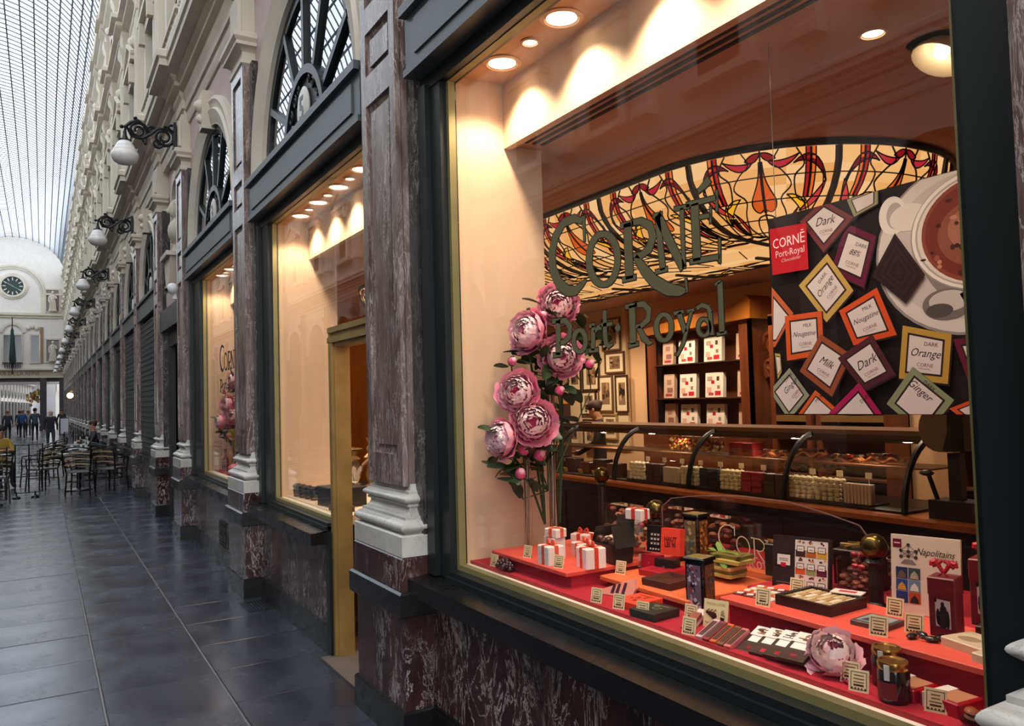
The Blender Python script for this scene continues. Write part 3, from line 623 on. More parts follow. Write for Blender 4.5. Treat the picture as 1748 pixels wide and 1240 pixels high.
# ---- wall lanterns ----
def lantern():
    t = thing('wall_lantern', 'nearest scrolled black wall lantern with a white onion globe', 'lantern')
    MB().prism([(-.11,-.22),(.11,-.22),(.13,0),(.11,.22),(-.11,.22),(-.13,0)],(0,0,0),(0,1,0),(0,0,1),(-.05,0,0)).ball((-.04,0,0),(.03,.09,.16),10,8).build('wall_plate', IRON, t)
    b = MB()
    def sp(cx, cz, r, turns, s0, flip, w=.022, q0=.25):
        P = []; R = []
        n = int(turns*14)
        for i in range(n+1):
            a = s0+flip*i/14*2*PI; q = r*(1-(1-q0)*i/n); P.append((cx+q*math.cos(a), 0, cz+q*math.sin(a))); R.append(w*(1.15-.4*i/n))
        b.tube(P, R, 6)
    sp(-.20,-.05,.19,1.9,PI*.5,-1,.03); sp(-.07,.12,.09,1.4,-PI*.4,1,.024); sp(-.30,-.17,.10,1.4,PI*.2,-1,.024)
    sp(-.40,.05,.075,1.4,PI,-1,.022); sp(-.62,.02,.155,1.7,-PI*.05,1,.028)
    b.tube([(0,0,.02),(-.12,0,.10),(-.3,0,.09),(-.42,0,-.03),(-.55,0,-.12),(-.72,0,-.10),(-.80,0,.06)],[.035,.032,.03,.03,.03,.028,.024],6)
    b.tube([(-.47,0,-.02),(-.52,0,.12),(-.62,0,.19),(-.74,0,.14),(-.82,0,.06),(-.86,0,.05)],[.02,.03,.036,.034,.028,.022],6)
    b.ball((-.88,0,.05),.035,8,6).ball((-.66,0,.23),.035,8,6).ball((-.50,0,-.2),.03,8,6); sp(-.52,-.14,.05,1.1,PI*.4,-1,.018)
    b.tube([(-.82,0,.05),(-.83,0,-.06)],.022,6)
    b.build('scroll_bracket', IRON, t)
    MB().lathe([(.028,0),(.03,-.06),(.045,-.10),(.06,-.14),(.105,-.155),(.105,-.175)][::-1], (-.83,0,-.03), 14).build('cap', IRON, t)
    pr = [(0,-.60),(.05,-.595),(.13,-.575),(.19,-.53),(.222,-.47),(.226,-.43),(.215,-.38),(.195,-.36),(.197,-.345),(.172,-.30),(.160,-.285),(.160,-.275),(.13,-.225),(.105,-.19),(.09,-.17)]
    MB().lathe(pr, (-.83,0,-.03), 24).build('globe', LAMPG, t, ang=60)
    return t
la = lantern(); names = ['second', 'third', 'fourth', 'fifth', 'sixth', 'seventh', 'eighth', 'ninth', 'tenth']
for k, i in enumerate(range(3, len(YC), 2)):
    p = (1.60-.112-.03, YC[i], 5.04)
    if k == 0: la.location = p; la.scale = (.7,.7,.7); la['group'] = 'scrolled wall lanterns'
    elif k < 6: dup(la, p, 0, '%s scrolled black wall lantern with white globe, counted from the nearest one' % names[k-1], 'scrolled wall lanterns')
    else: dup(la, p, 0, 'tiny far wall lantern with white globe at the end of the row', 'farthest wall lanterns')
# ================= SHOP SHELL =================
CZ = 2.826
sh = struct(MB().box(1.7,-1.2,-.01,7.25,10.8,.01).build('floor', pm('shop_floor','5a4030',.4)))
MB().box(7.0,-1.2,0,7.1,11,CZ+.1).build('wall_back', BACKW)['kind'] = 'structure'
MB().box(1.7,-1.3,0,7.1,-1.2,CZ+.4).build('wall_side', BACKW)['kind'] = 'structure'
MB().box(2.6,10.85,0,7.1,10.95,CZ+.4).build('wall_far', BACKW)['kind'] = 'structure'
c = MB().box(1.96,-1.2,CZ,7.1,10.9,CZ+.06)
ceil = struct(c.build('ceiling', CEIL))
for x in (1.99,2.035,2.08): MB('1c0f0a').box(x,-1.0,CZ-.006,x+.018,3.2,CZ+.01).build('slot_diffuser', MATTE, ceil)
MB().box(1.675,-1.2,3.12,1.96,10.9,3.16).build('soffit', CEIL, ceil)
MB().box(1.925,-1.2,CZ-.02,1.965,10.9,3.13).build('fascia', PEACH, ceil)
MB().box(1.66,3.285,.80,2.14,4.10,3.13).build('wall_pier', PEACH)['kind'] = 'structure'
MB().box(1.66,6.565,.0,2.16,7.70,3.13).build('wall_pier', PEACH)['kind'] = 'structure'
MB().box(1.66,9.845,.0,2.6,10.9,3.13).build('wall_pier', PEACH)['kind'] = 'structure'
MB().box(1.66,-1.2,.0,2.14,.88,3.13).build('wall_pier', PEACH)['kind'] = 'structure'
# recessed cans over the displays
BULB = emitm('lamp_bulb', 'ffe2c0', 9)
def can(r, nm, lab, loc, grp):
    t = thing(nm, lab, 'light', loc, 0, grp)
    MB('d8b088').lathe([(r*1.35,0),(r*1.38,-.006),(r*1.12,-.010),(r*1.05,0)], (0,0,0), 24).build('trim_ring', SATIN, t)
    MB().lathe([(0,-.004),(r*.98,-.004)], (0,0,0), 20).build('lamp', BULB, t); return t
yy = 3.056; k = 0; bg_, sm_ = 0, 0
oth = ['third','fourth','fifth','sixth']
for base, wn, lo in ((3.28,'big chocolate window',.95),(6.56,'peach window',4.3),(9.84,'narrow peony window',7.9)):
    y = base-.224; k = 0
    while y > lo:
        big = k % 2 == 0
        nth = ['far-left end','second place','third place','fourth place','fifth place','sixth place','seventh place','eighth place','ninth place','tenth place','eleventh place','twelfth place','thirteenth place'][k]
        can(.064 if big else .03, 'downlight', ('large' if big else 'small')+' recessed downlight in the soffit of the %s, %s from the pier' % (wn, nth), (1.795,y,3.12), 'downlights in the display soffit')
        if big: spot('display_lamp', (1.795,y,3.10), 46, 116, .55, (1.80,y,0))
        y -= .24; k += 1
t = can(.035, 'downlight', 'small lit downlight in the brown shop ceiling', (2.467,1.673,CZ), 'shop ceiling lights'); spot('room_lamp', (2.467,1.673,CZ-.03), 12, 90, .5, (2.467,1.673,0))
t = thing('gimbal_spotlight', 'larger tilted reflector spotlight in the brown shop ceiling near window edge', 'light', (2.73,1.605,CZ-.07), 0)
MB('c9a080').lathe([(.14,.07),(.14,.062),(.10,.064),(.10,.07)], (0,0,0), 24).build('trim_ring', SATIN, t)
g_ = MB('efe4c4').lathe([(0,.06),(.05,.05),(.085,.0),(.09,-.005),(.092,0),(.088,.012),(.055,.06)], (0,0,0), 20); R_ = Matrix.Rotation(.5,3,'Y') @ Matrix.Rotation(.2,3,'X'); g_.v = [tuple(R_@Vector(p)) for p in g_.v]; g_.build('reflector', SATIN, t)
q = R_@V(0,0,.03); MB().ball(tuple(q), .026, 10, 7).build('lamp', BULB, t); spot('room_lamp', (2.73,1.605,CZ-.12), 25, 90, .6, (1.9,1.9,.9))
for x, y, e, lab in ((2.55,4.6,70,'inside the doorway'),(5.9,9.2,120,'before the framed photographs'),(6.0,8.2,90,'over the shop assistant'),(6.1,7.2,110,'before the white box cabinet'),(6.1,5.9,110,'left of the poster'),(6.1,4.6,90,'behind the poster'),(6.1,3.3,90,'over the cash terminal'),(2.75,8.8,30,'over the narrow window room'),(2.6,0.2,15,'beyond the big window edge')):
    can(.05, 'downlight', 'recessed ceiling downlight deep in the shop, %s' % lab, (x,y,CZ), 'deep shop downlights'); spot('room_lamp', (x,y,CZ-.03), e, 140, .8, (x+.25,y,0))  # unseen downlights added to brighten the back of the shop
# ================= STAINED GLASS CEILING BOWL =================
BX0, BX1, BY0, BY1, BR, DROP = 2.90, 4.75, 2.36, 8.8, .90, .33
def rim(s):   # point and inward normal at arc length s along the rim, starting mid near side and running toward the camera
    segs = [('l',(BX0,BY1-BR),(0,-1),BY1-BY0-2*BR), ('a',(BX0+BR,BY0+BR),PI,BR*PI/2), ('l',(BX0+BR,BY0),(1,0),BX1-BX0-2*BR), ('a',(BX1-BR,BY0+BR),1.5*PI,BR*PI/2),
            ('l',(BX1,BY0+BR),(0,1),BY1-BY0-2*BR), ('a',(BX1-BR,BY1-BR),0,BR*PI/2), ('l',(BX1-BR,BY1),(-1,0),BX1-BX0-2*BR), ('a',(BX0+BR,BY1-BR),PI/2,BR*PI/2)]
    tot = sum(q[3] for q in segs); s %= tot
    for q in segs:
        if s <= q[3]:
            if q[0] == 'l': d = Vector(q[2]); return Vector(q[1])+d*s, Vector((-d.y, d.x))
            a = q[2]+s/BR; return Vector(q[1])+Vector((math.cos(a), math.sin(a)))*BR, Vector((-math.cos(a), -math.sin(a)))
        s -= q[3]
PER = 2*(BX1-BX0-2*BR)+2*(BY1-BY0-2*BR)+2*PI*BR
def bs(s, v, off=0):   # surface point: v = 0 rim .. 1 where the bowl turns flat .. 1.5 underside
    p, n = rim(s)
    d = .52*(1-math.cos(min(v,1)*PI/2)) if v <= 1 else .52+(v-1)*.55
    z = CZ-.03-DROP*math.sin(min(v,1)*PI/2)
    q = p+n*d
    return V(q.x-n.x*off*.6, q.y-n.y*off*.6, z-off*.8)
lampS = thing('stained_glass_ceiling_lamp', 'long glowing stained glass bowl light with flame and teardrop motifs on the shop ceiling', 'ceiling light')
NM = 20; MW = PER/NM; PALE = emitm('backlit_glass', None, 1.05)
def smooth(P, k=4):
    R = []
    for i in range(len(P)-1):
        a, b, c, d = P[max(i-1,0)], P[i], P[i+1], P[min(i+2,len(P)-1)]
        for j in range(k):
            t = j/k; R.append(tuple(.5*(2*b[q]+(c[q]-a[q])*t+(2*a[q]-5*b[q]+4*c[q]-d[q])*t*t+(3*b[q]-a[q]-3*c[q]+d[q])*t**3) for q in (0,1)))
    return R+[P[-1]]
def line(mb, pts, w, s0, off=.006): mb.tube([bs(s0+s*MW, v, off) for s, v in (smooth(pts) if w < .01 else pts)], w, 4)
ST = 4.83   # a heavy rib falls here
for k in range(NM):
    s0 = ST+k*MW
    m = MB()
    for i in range(6):
        for j in range(9):
            a, b = i/6, (i+1)/6; v0, v1 = j/6, (j+1)/6
            cc = random.choice(['f2b674','ecaa64','f5c084','e8a35c'])
            m.add([bs(s0+a*MW,v0),bs(s0+b*MW,v0),bs(s0+b*MW,v1),bs(s0+a*MW,v1)], [(3,2,1,0)], cc)
    g = m.build('glass_panel', PALE, lampS, ang=80)
    l = MB()
    line(l, [(0,v/8) for v in range(0,13)], .017, s0)
    for v in (.24,.46,.68,.9,1.2): line(l, [(i/4,v) for i in range(5)], .0038, s0)
    line(l, [(.5,v/4) for v in range(0,6)], .0045, s0)
    for sg in (-1,1):
        X = lambda x: .5+sg*x
        line(l, [(X(x),v) for x, v in ((.12,.0),(.08,.12),(.14,.2),(.2,.33),(.13,.45),(.17,.6),(.2,.8),(.14,1.0))], .0045, s0)
        line(l, [(X(x),v) for x, v in ((.0,.62),(.07,.66),(.1,.8),(.1,1.0),(.08,1.2))], .0045, s0)
        line(l, [(X(x),v) for x, v in ((.23,.0),(.28,.15),(.22,.26),(.24,.44),(.3,.5))], .0045, s0)
        line(l, [(X(x),v) for x, v in ((.40,.2),(.42,.4),(.38,.66),(.42,.9))], .0045, s0)
    link('lead_came', l.mesh('lead_came', IRON), lampS)
    c = MB(); le = MB()
    def strip(A, B, col, off=.005):   # motif between two edges, laid on the bowl in short pieces
        n = len(A); P = [bs(s0+s*MW,v,off) for s, v in A]; Q = [bs(s0+s*MW,v,off) for s, v in B]
        c.add(P+Q, [(i,i+1,n+i+1,n+i) for i in range(n-1)]+[(i,n+i,n+i+1,i+1) for i in range(n-1)][:0], col)
        le.tube([p-V(0,0,.001) for p in P], .0042, 3); le.tube([p-V(0,0,.001) for p in Q], .0042, 3)
    def bez(a, m, b, n=8): return [tuple((1-t)**2*a[i]+2*t*(1-t)*m[i]+t*t*b[i] for i in (0,1)) for t in [k/n for k in range(n+1)]]
    for sg in (-1,1):
        F = lambda L_: [(.5+sg*x,v) for x, v in L_]
        cr = lambda a, m1, m2, b, col: strip(F(bez(a,m1,b)), F(bez(a,m2,b)), col)
        td = smooth([(.010,.10),(.016,.2),(.032,.29),(.058,.37),(.085,.44),(.094,.50),(.080,.56),(.045,.59),(.012,.56)],3); strip(F([(.006,v) for x, v in td]), F(td), 'd2581a')
        cr((.0,.02),(.05,.0),(.03,.14),(.10,.08),'8a1216'); cr((.05,.10),(.13,.26),(.16,.12),(.25,.05),'b32430')
        cr((.21,.14),(.36,-.08),(.34,.06),(.435,.32),'6d0a14'); cr((.435,.30),(.43,.56),(.38,.42),(.28,.60),'c23a36')
        for q, cc in ((.29,'a51a1c'),(.325,'e0641e')): strip(F([(q,v*.12-.02 if v else 0) for v in range(5)]), F([(q+.028,v*.12-.02 if v else 0) for v in range(5)]), cc)
        cr((.17,.42),(.32,.40),(.26,.52),(.36,.72),'efae28'); cr((.36,.72),(.40,.62),(.34,.6),(.30,.46),'e29a20')
        cr((.27,.56),(.16,.74),(.22,.8),(.28,.92),'c2231d'); cr((.32,.60),(.40,.8),(.34,.86),(.29,.94),'d8451f'); strip(F([(.285,.62),(.285,.75),(.285,.9)]), F([(.31,.62),(.312,.75),(.30,.9)]), '3a0c10')
        cr((.30,.94),(.24,1.10),(.2,1.0),(.08,1.02),'e08a24'); cr((.30,.96),(.40,1.12),(.36,1.0),(.44,1.0),'8c1616'); cr((.1,1.12),(.2,1.26),(.22,1.14),(.34,1.2),'9a1c1a')
    c.build('coloured_motif', PALE, lampS, ang=0); link('motif_lead', le.mesh('motif_lead', IRON), lampS)
und = MB('f2b674').poly([(lambda p: (p.x,p.y))(bs(i*PER/48,1.5)) for i in range(48)], (0,0,bs(0,1.5).z),(1,0,0),(0,1,0)); und.build('glass_underside', PALE, lampS, ang=0)
l = MB()
for i in range(22):
    y = BY0+.9+i*.22; l.tube([(BX0+.8,y,CZ-.03-DROP-.004),(BX1-.8,y+.2*math.sin(i),CZ-.03-DROP-.004)],.004,4)
l.build('underside_came', IRON, lampS)['kind'] = 'stuff'
MB().tube([tuple(rim(i*PER/96)[0])+(CZ-.012,) for i in range(96)], .022, 8, closed=True).build('rim', IRON, lampS)
# ================= COUNTER =================
XC = 4.92
cn = thing('display_counter', 'long dark wood counter with curved glass chocolate case across the shop', 'counter', (XC,5.0,0))
y0, y1 = -1.7, 4.3
MB().box(.06,y0-1.1,0,.75,y1,.70).build('cabinet', DWOOD, cn)
MB().yprof([(-.04,.69),(-.06,.70),(-.06,.735),(-.04,.75),(.8,.75),(.8,.69)], y0-1.2, y1).build('ledge', pm('ledge_wood','9a5424',.3,var=.2,vs=(4,12,4)), cn)
pb_ = MB().box(.055,-.5,.08,.065,.5,.62).box(.045,-.46,.12,.06,.46,.58).mesh('front_panel', DWOOD)
for k in range(6): link('front_panel', pb_, cn, (0,y0+.5+k*1.0,0))
arcp = [(.02+.42*(1-math.cos(a*PI/16))*1.0, .76+.50*math.sin(a*PI/16)) for a in range(9)]
sup = MB(); P = [(x,0,z) for x, z in arcp]; sup.tube([(p[0],-.012,p[2]) for p in P]+[(.5,-.012,1.27)], .024, 6)
sup_me = sup.mesh('curved_support', IRON)
SY = [1.43, .36, -.70, -1.70]
for y in SY+[2.5,3.6]: link('curved_support', sup_me, cn, (0,y,0))
gm = MB(); n = len(arcp); gm.add([(x-.004,y0,z) for x, z in arcp]+[(x-.004,y1,z) for x, z in arcp], [(i,i+1,n+i+1,n+i) for i in range(n-1)]); gm.build('curved_glass', CLEAR, cn)
MB('6b4a2c').box(.36,y0,1.255,.85,y1,1.29).build('top_shelf', SATIN, cn); MB('1c120c').box(.36,y0,1.20,.40,y1,1.255).build('lamp_rail', SATIN, cn)
tb = MB().box(-.05,-.12,0,.05,.12,.008).mesh('tube_lamp', emitm('case_lamp','ffe9cc',5))
for y in (-.9,.1,1.2,2.2,3.2): link('tube_lamp', tb, cn, (.46,y,1.235)); 
for y in (-1.2,-.2,.9,2.0,3.2): spot('case_lamp', (XC+.45,5+y,1.22), 7, 130, .6, (XC+.3,5+y,.7))
MB('1d110b').box(.04,y0,.755,.7,y1,.765).build('case_floor', SATIN, cn); MB('7a4a26').box(.34,y0,1.02,.70,y1,1.032).build('case_shelf', SATIN, cn)
# chocolates: piles in the case, each pile a tray of its own
kinds = [('e6dcb4','pale cream','choc'),('3a1f14','dark','bar'),('b9a98a','marbled','stick'),('cfc39a','ivory','choc'),('20120c','black','bar'),('d2c48e','pale gold','choc'),('8a1420','ruby','bar'),('2a1a12','brown','bar'),('ddd0a8','cream truffle','choc'),('c8b888','honey','choc'),('c2a890','hazel','stick')]
yy = 1.27; k = 0
spots_ = ['beside the middle support','second along from the support','third along','fourth along','fifth along','just before the third support','just past the third support','next to the third support','before the last support','second from the last support','nearest the last support']
while k < len(kinds):
    col, nm, kd = kinds[k]; w = .235
    t = thing('chocolate_tray', '%s chocolates piled in the lit counter case, %s' % (nm, spots_[k]), 'chocolates', (XC+.16,5+yy-w/2,.766), 0, 'chocolate piles in the counter case')
    MB('22140d').box(-.1,-w/2,0,.14,w/2,.012).build('tray', SATIN, t)
    pc = MB(col)
    if kd == 'choc': pc.lathe([(.022,0),(.026,.008),(.024,.024),(.014,.032),(0,.034)], (0,0,0), 8)
    elif kd == 'bar': pc.bbox(-.035,-.05,0,.035,.05,.022,.004)
    else: pc.bbox(-.012,-.012,0,.012,.012,.14,.003)
    pm_ = pc.mesh('chocolate', SATIN)
    if kd == 'choc':
        for z in range(5):
            for j in range(4):
                for x in range(2): link('chocolate', pm_, t, (-.06+.055*x+random.uniform(-.004,.004),-w/2+.03+.056*j,.012+.033*z))
    elif kd == 'bar':
        for z in range(7):
            for j in range(2): link('chocolate', pm_, t, (-.04+random.uniform(-.005,.005),-w/2+.06+.112*j,.012+.023*z))
    else:
        for x in range(2):
            for j in range(8): link('chocolate', pm_, t, (-.05+.03*x,-w/2+.02+.028*j,.012))
    MB('efe4c4').rbox((.08,0,.20),(.004,.055,.045)).box(.08,-.003,.0,.084,.003,.18).build('price_flag', PRINT, t)
    yy -= w+.01; k += 1
# bags and boxes on the left part of the case
for k, (y, col, h, nm) in enumerate([(1.62,'5a3626',.13,'brown boxes'),(1.85,'4a2c20',.16,'small cartons'),(2.1,'603c2a',.12,'nut bags'),(2.38,'3c2218',.15,'dark cartons'),(2.65,'57331f',.17,'tall cartons'),(3.0,'4a2a1e',.14,'square cartons')]):
    t = thing('carton_row', '%s with a yellow price label low in the case, %s' % (nm, ['nearest the middle support','second in the left part','third in the left part','fourth in the left part','fifth in the left part','farthest left in the case'][k]), 'boxes', (XC+.2,5+y,.766), 0, 'cartons in the counter case')
    MB(col).bbox(-.06,-.09,0,.08,.09,h,.006).build('carton', SATIN, t); MB('d8b45a').rbox((-.11,0,.025),(.004,.07,.05),0,-.3).build('price_label', PRINT, t)
for k, y in enumerate((1.05,.93,.81,.69,.57,.45)):
    t = thing('foil_sweet_jar', 'jar of gold and red foil sweets on the case shelf, number %s from the left' % ['one','two','three','four','five','six'][k], 'jar', (XC+.5,5+y,1.033), 0, 'jars of foil sweets'); m = MB()
    for q in range(40): m.ball((random.uniform(-.035,.035),random.uniform(-.04,.04),random.uniform(.02,.12)),.016,5,4,col=random.choice(['d8a23a','b02a22','e0c060','c06a28','7a1a1c','e8d8a0']))
    m.build('sweets', SATIN, t)['kind'] = 'stuff'; MB().box(-.045,-.05,0,.045,.05,.15).build('glass', CLEAR, t, ang=0)
for k, (y, c, z) in enumerate([(.1,'6a1216',.09),(.1,'7d161a',.09)]):
    t = thing('red_sweet_box', '%s dark red box on the case shelf beside the foil jars' % ['lower','upper'][k], 'box', (XC+.5,5+y,1.033+k*.06)); MB(c).bbox(-.08,-.14,0,.08,.14,.055,.004).build('box_body', SATIN, t); MB('9a2a20').box(-.082,-.02,0,-.08,.02,.056).build('ribbon', SATIN, t)
for k, (y, z) in enumerate([(-.25,1.06),(-.62,1.08),(-.95,1.05),(-1.25,1.07),(-.78,.98),(-.45,.97)]):
    t = thing('chocolate_slab_dish', 'wavy wooden dish of chocolate pieces on the case shelf, %s' % ['left of the row','second in the row','third in the row','right end of the row','lower right of the row','lower left of the row'][k], 'dish', (XC+.48,5+y,z-.03), 0, 'wavy dishes in the case')
    MB('a8622c').tube([(0,-.14+.028*i,.03+.018*math.sin(i*1.1)) for i in range(11)], .012, 5).tube([(-.03,-.14+.028*i,.025+.018*math.sin(i*1.1)) for i in range(11)], .012, 5).build('dish', SATIN, t)
    m = MB()
    for q in range(14): m.rbox((random.uniform(-.04,.02),random.uniform(-.12,.12),.06),(.03,.04,.018),random.random()*3,random.random()*.5,col=random.choice(['3a1c10','5a2a16','8a1a1c','c8a070','2a140c']))
    m.build('pieces', SATIN, t)['kind'] = 'stuff'
# cashier terminal at the near end
t = thing('cash_terminal', 'dark round-backed cash terminal on a post at the right end of the counter', 'cash register', (5.04,2.98,.75))
MB('1e1815').box(-.1,-.14,0,.1,.14,.12).build('base', SATIN, t); MB('140f0d').box(-.03,-.04,.12,.03,.04,.42).tube([(-.06,.10,.12),(-.08,.14,.28)],.016,6).ball((-.085,.15,.29),(.03,.05,.02),10,6).build('post', SATIN, t)
MB('6a5138').prism([(.12*math.cos(a*PI/10+PI/2)*1.1,.15*math.sin(a*PI/10+PI/2)) for a in range(11)]+[(.06,-.15),(.06,.15)],(-.1,.05,.58),(0,-1,0),(0,0,1),(.2,0,0)).build('screen_back', SATIN, t); MB('0d0b0a').prism([(-.02,-.14),(.12,-.14),(.12,.12),(.05,.12)],(-.11,.0,.58),(0,-1,0),(0,0,1),(.22,0,0)).build('screen', GLOSS, t)
# ================= BACK WALL =================
cb = thing('wall_cabinet', 'tall cherry wood cabinet with curved cornice and glass shelves of white boxes', 'cabinet', (6.98,7.06,0))
cb.scale = (1,.9,1); MB().box(-.36,-1.0,0,.0,1.0,1.1).build('base_cabinet', WOOD, cb)
MB().box(-.3,-.98,1.1,-.26,-.80,2.42).box(-.3,.80,1.1,-.26,.98,2.42).box(-.3,-.98,1.1,0,-.94,2.42).box(-.3,.94,1.1,0,.98,2.42).build('side_frame', WOOD, cb)
co = [(-1.05,2.40),(1.05,2.34),(1.05,2.42)]+[(1.05-i*.21,2.42+.015*(10-abs(i-5)*2)*.3+.012*i) for i in range(1,9)]+[(-.85,2.56),(-1.0,2.66),(-1.06,2.60)]
MB().prism(co,(-.36,0,0),(0,1,0),(0,0,1),(.36,0,0)).build('cornice', OWOOD, cb); MB().box(-.03,-.94,1.1,-.01,.94,2.42).build('back_panel', pm('cabinet_back','7a4420',.5), cb)
for z in (1.16,1.53,1.95): MB('3a2418').box(-.28,-.94,z,-.03,.94,z+.014).build('glass_shelf', SATIN, cb)
lev = ['bottom','middle','top']
for r, z in enumerate((1.175,1.545,1.965)):
    for c_, (y, small) in enumerate(((7.62,1),(7.28,0),(6.84,0),(6.38,1))):
        col = ['far left','centre left','centre right','far right'][c_]
        t = thing('chocolate_box', '%s box standing on the %s cabinet shelf, %s' % ('small beige picture' if small else 'white square picture', lev[r], col), 'box', (6.80,y,z), 0, 'boxes on the cabinet shelves')
        w, h = (.10,.30) if small else (.15,.29); MB('c8a88e' if small else 'e8dccb').rbox((0,0,h/2),(.05,2*w*.95,h),0,.06).build('carton', SATIN, t)
        p = MB(); O = (-.031-.0,0,0)
        for (u, v, a, b, cc) in ([(-.02,.18,.05,.04,'b01020'),(.06,.22,.04,.05,'4a3a34'),(.07,.12,.04,.04,'8a7a6a'),(-.07,.22,.08,.05,'b09a86'),(-.08,.09,.07,.06,'d8a890'),(.06,.05,.09,.05,'c0202a'),(-.05,.04,.08,.03,'a84a40')] if not small else [(0,.2,.08,.06,'a07a68'),(.02,.1,.10,.06,'8a5a50'),(0,.04,.12,.03,'9a3a38')]):
            p.poly([(-u-a/2+0,v-b/2),(-u+a/2,v-b/2),(-u+a/2,v+b/2),(-u-a/2,v+b/2)][::-1],(-.036+ (0 if 1 else 0),0,0),(0,1,0),(.06,0,1),cc)
        p.build('picture', PRINT, t, ang=0)
# picture wall on the left
pw = struct(MB('dcc49a').box(6.94,8.66,.9,6.99,10.1,2.85).build('trim_2', SATIN))
def frame(nm, lab, y, z, w, h, fc, x=6.93, tilt=0, seed=0):
    rd = random.Random(seed); t = thing(nm, lab, 'picture', (x,y,z), 0, 'framed photographs on the shop wall'); b = .022
    MB(fc).box(-.02,-w/2,-h/2,0,-w/2+b,h/2).box(-.02,w/2-b,-h/2,0,w/2,h/2).box(-.02,-w/2+b,-h/2,0,w/2-b,-h/2+b).box(-.02,-w/2+b,h/2-b,0,w/2-b,h/2).build('frame', SATIN, t)
    MB('e6d3ac').box(-.006,-w/2+b,-h/2+b,0,w/2-b,h/2-b).build('mount', PRINT, t)
    p = MB(); W2, H2 = w*.27, h*.30; p.poly([(-W2,-H2),(W2,-H2),(W2,H2),(-W2,H2)][::-1],(-.007,0,0),(0,1,0),(0,0,1),'8a6a4c')
    for k in range(9): 
        u, v = rd.uniform(-W2*.7,W2*.7), rd.uniform(-H2*.7,H2*.7); a, c2 = rd.uniform(.2,.4)*W2, rd.uniform(.15,.4)*H2
        p.poly([(u+a*math.cos(q*PI/4),v+c2*math.sin(q*PI/4)) for q in range(8)][::-1],(-.0075-.0002*k,0,0),(0,1,0),(0,0,1),rd.choice(['2a1c14','4a3424','1c130e','b8956c','6a4c34']))
    p.build('photograph', PRINT, t, ang=0)
FR = [(9.89,1.93,.34,.50,'4a2c1a','tall framed photograph behind the letter P'),(8.96,2.62-.16,.42,.46,'6a4a2c','square framed photograph behind the diamond mark'),(8.90,2.06,.44,.30,'5c3c22','wide framed photograph of a table, beside the peach wall strip'),
 (9.47,2.02-.13,.42,.42,'3c2416','dark framed photograph beside the right-hand peony bud'),(9.55,1.50,.38,.36,'3a2214','dark framed photograph of a seated figure, above the assistant'),(9.13,1.63,.34,.52,'6a4e30','upright gold framed photograph with white mount, middle of the wall'),
 (8.76,1.62,.28,.52,'3a2214','framed photograph half hidden by the peach wall strip'),(9.05,1.16,.34,.36,'a8834c','pale gold framed photograph above the counter, right of the assistant'),(9.52,1.06,.36,.40,'40281a','dark framed photograph just behind the assistant head'),(9.95,1.08,.3,.42,'caa878','pale framed picture behind the sloping stair rail')]
for k, (y, z, w, h, fc, lab) in enumerate(FR): frame('framed_photograph', lab, y, z, w*1.0, h, fc, seed=k)
t = thing('stair_rail', 'sloping orange wooden stair handrail at the far left of the shop', 'handrail', (6.5,9.6,0))
MB().tube([(0,.75,.85),(0,-.05,1.50)],.05,8).build('handrail', OWOOD, t); MB('3a2014').box(-.05,-.12,0,.05,-.02,1.5).build('newel_post', SATIN, t)
for k in range(4): MB('4a2a18').box(-.02,.08+.17*k,0,.02,.11+.17*k,1.38-.135*k).build('baluster', SATIN, t)
# two cabinets behind the poster and carved clock-case ear
for n, (ya, yb, lab) in enumerate([(5.42,5.92,'narrow dark wood cabinet behind the poster edge'),(4.55,5.36,'wide dark wood cabinet with silver bowls under the poster'),(3.3,3.98,'dark wood cabinet behind the cash terminal')]):
    t = thing('shelf_cabinet', lab, 'cabinet', (6.98,(ya+yb)/2,0)); h = (yb-ya)/2
    MB().box(-.3,-h,0,0,-h+.06,2.4).box(-.3,h-.06,0,0,h,2.4).box(-.3,-h,2.3,0,h,2.42).build('case_sides', WOOD, t); MB('2e2018').box(-.02,-h,0,0,h,2.4).build('back_panel', SATIN, t)
    for z in (.72,1.12,1.28,1.7): MB('7a5a30' if z == 1.28 else '5a3a22').box(-.3,-h+.06,z,-.02,h-.06,z+(.06 if z == 1.28 else .02)).build('shelf', SATIN, t)
    MB().ball((-.16,.1 if n else 0,1.40),(.09,.1,.05),12,8).build('silver_bowl', pm('silver','c8c4bc',.2,1), t) if n < 2 else None
    if n == 1: MB('b9c0c0').box(-.28,-.3,1.36,-.2,.1,1.42).build('glass_tray', GLOSS, t); MB('a02030').lathe([(.1,0),(.16,.05),(.14,.09)],(-.16,-.15,1.14),12).build('red_dish', SATIN, t)
t = thing('carved_bracket', 'carved dark wood scroll ornament on the wall left of the poster', 'ornament', (6.95,6.06,2.0))
m = MB(); scroll(m, 0, .12, .14, 1.3, -.04, .035, .4, 1); scroll(m, .05, -.1, .1, 1.2, -.04, .03, 2, 1); m.tube([(-.04,.1,.2),(-.04,.18,.0),(-.04,.08,-.25)],.04,6); m.build('scroll', WOOD, t)
# wood wall and dark counter seen through the open door
t = thing('door_side_cabinet', 'orange wood wall cabinet seen through the open gold-framed doorway', 'cabinet', (3.04,8.25,0), -PI/2)
MB().box(0,-.4,0,.3,.5,2.25).build('carcass', OWOOD, t); MB('120c0a').box(-.006,-.39,.80,0,.49,1.17).build('painted_recess_shade', SATIN, t); MB().box(-.02,-.38,1.18,0,.05,2.22).box(-.035,-.33,1.25,-.015,0,2.15).build('cabinet_door', OWOOD, t); MB().tube([(-.03,-.3,1.9),(-.06,-.3,1.92),(-.06,-.3,2.02),(-.03,-.3,2.04)],.012,6).build('handle', BRASS, t)  # near-black panel paints the shade of a recess on the solid carcass
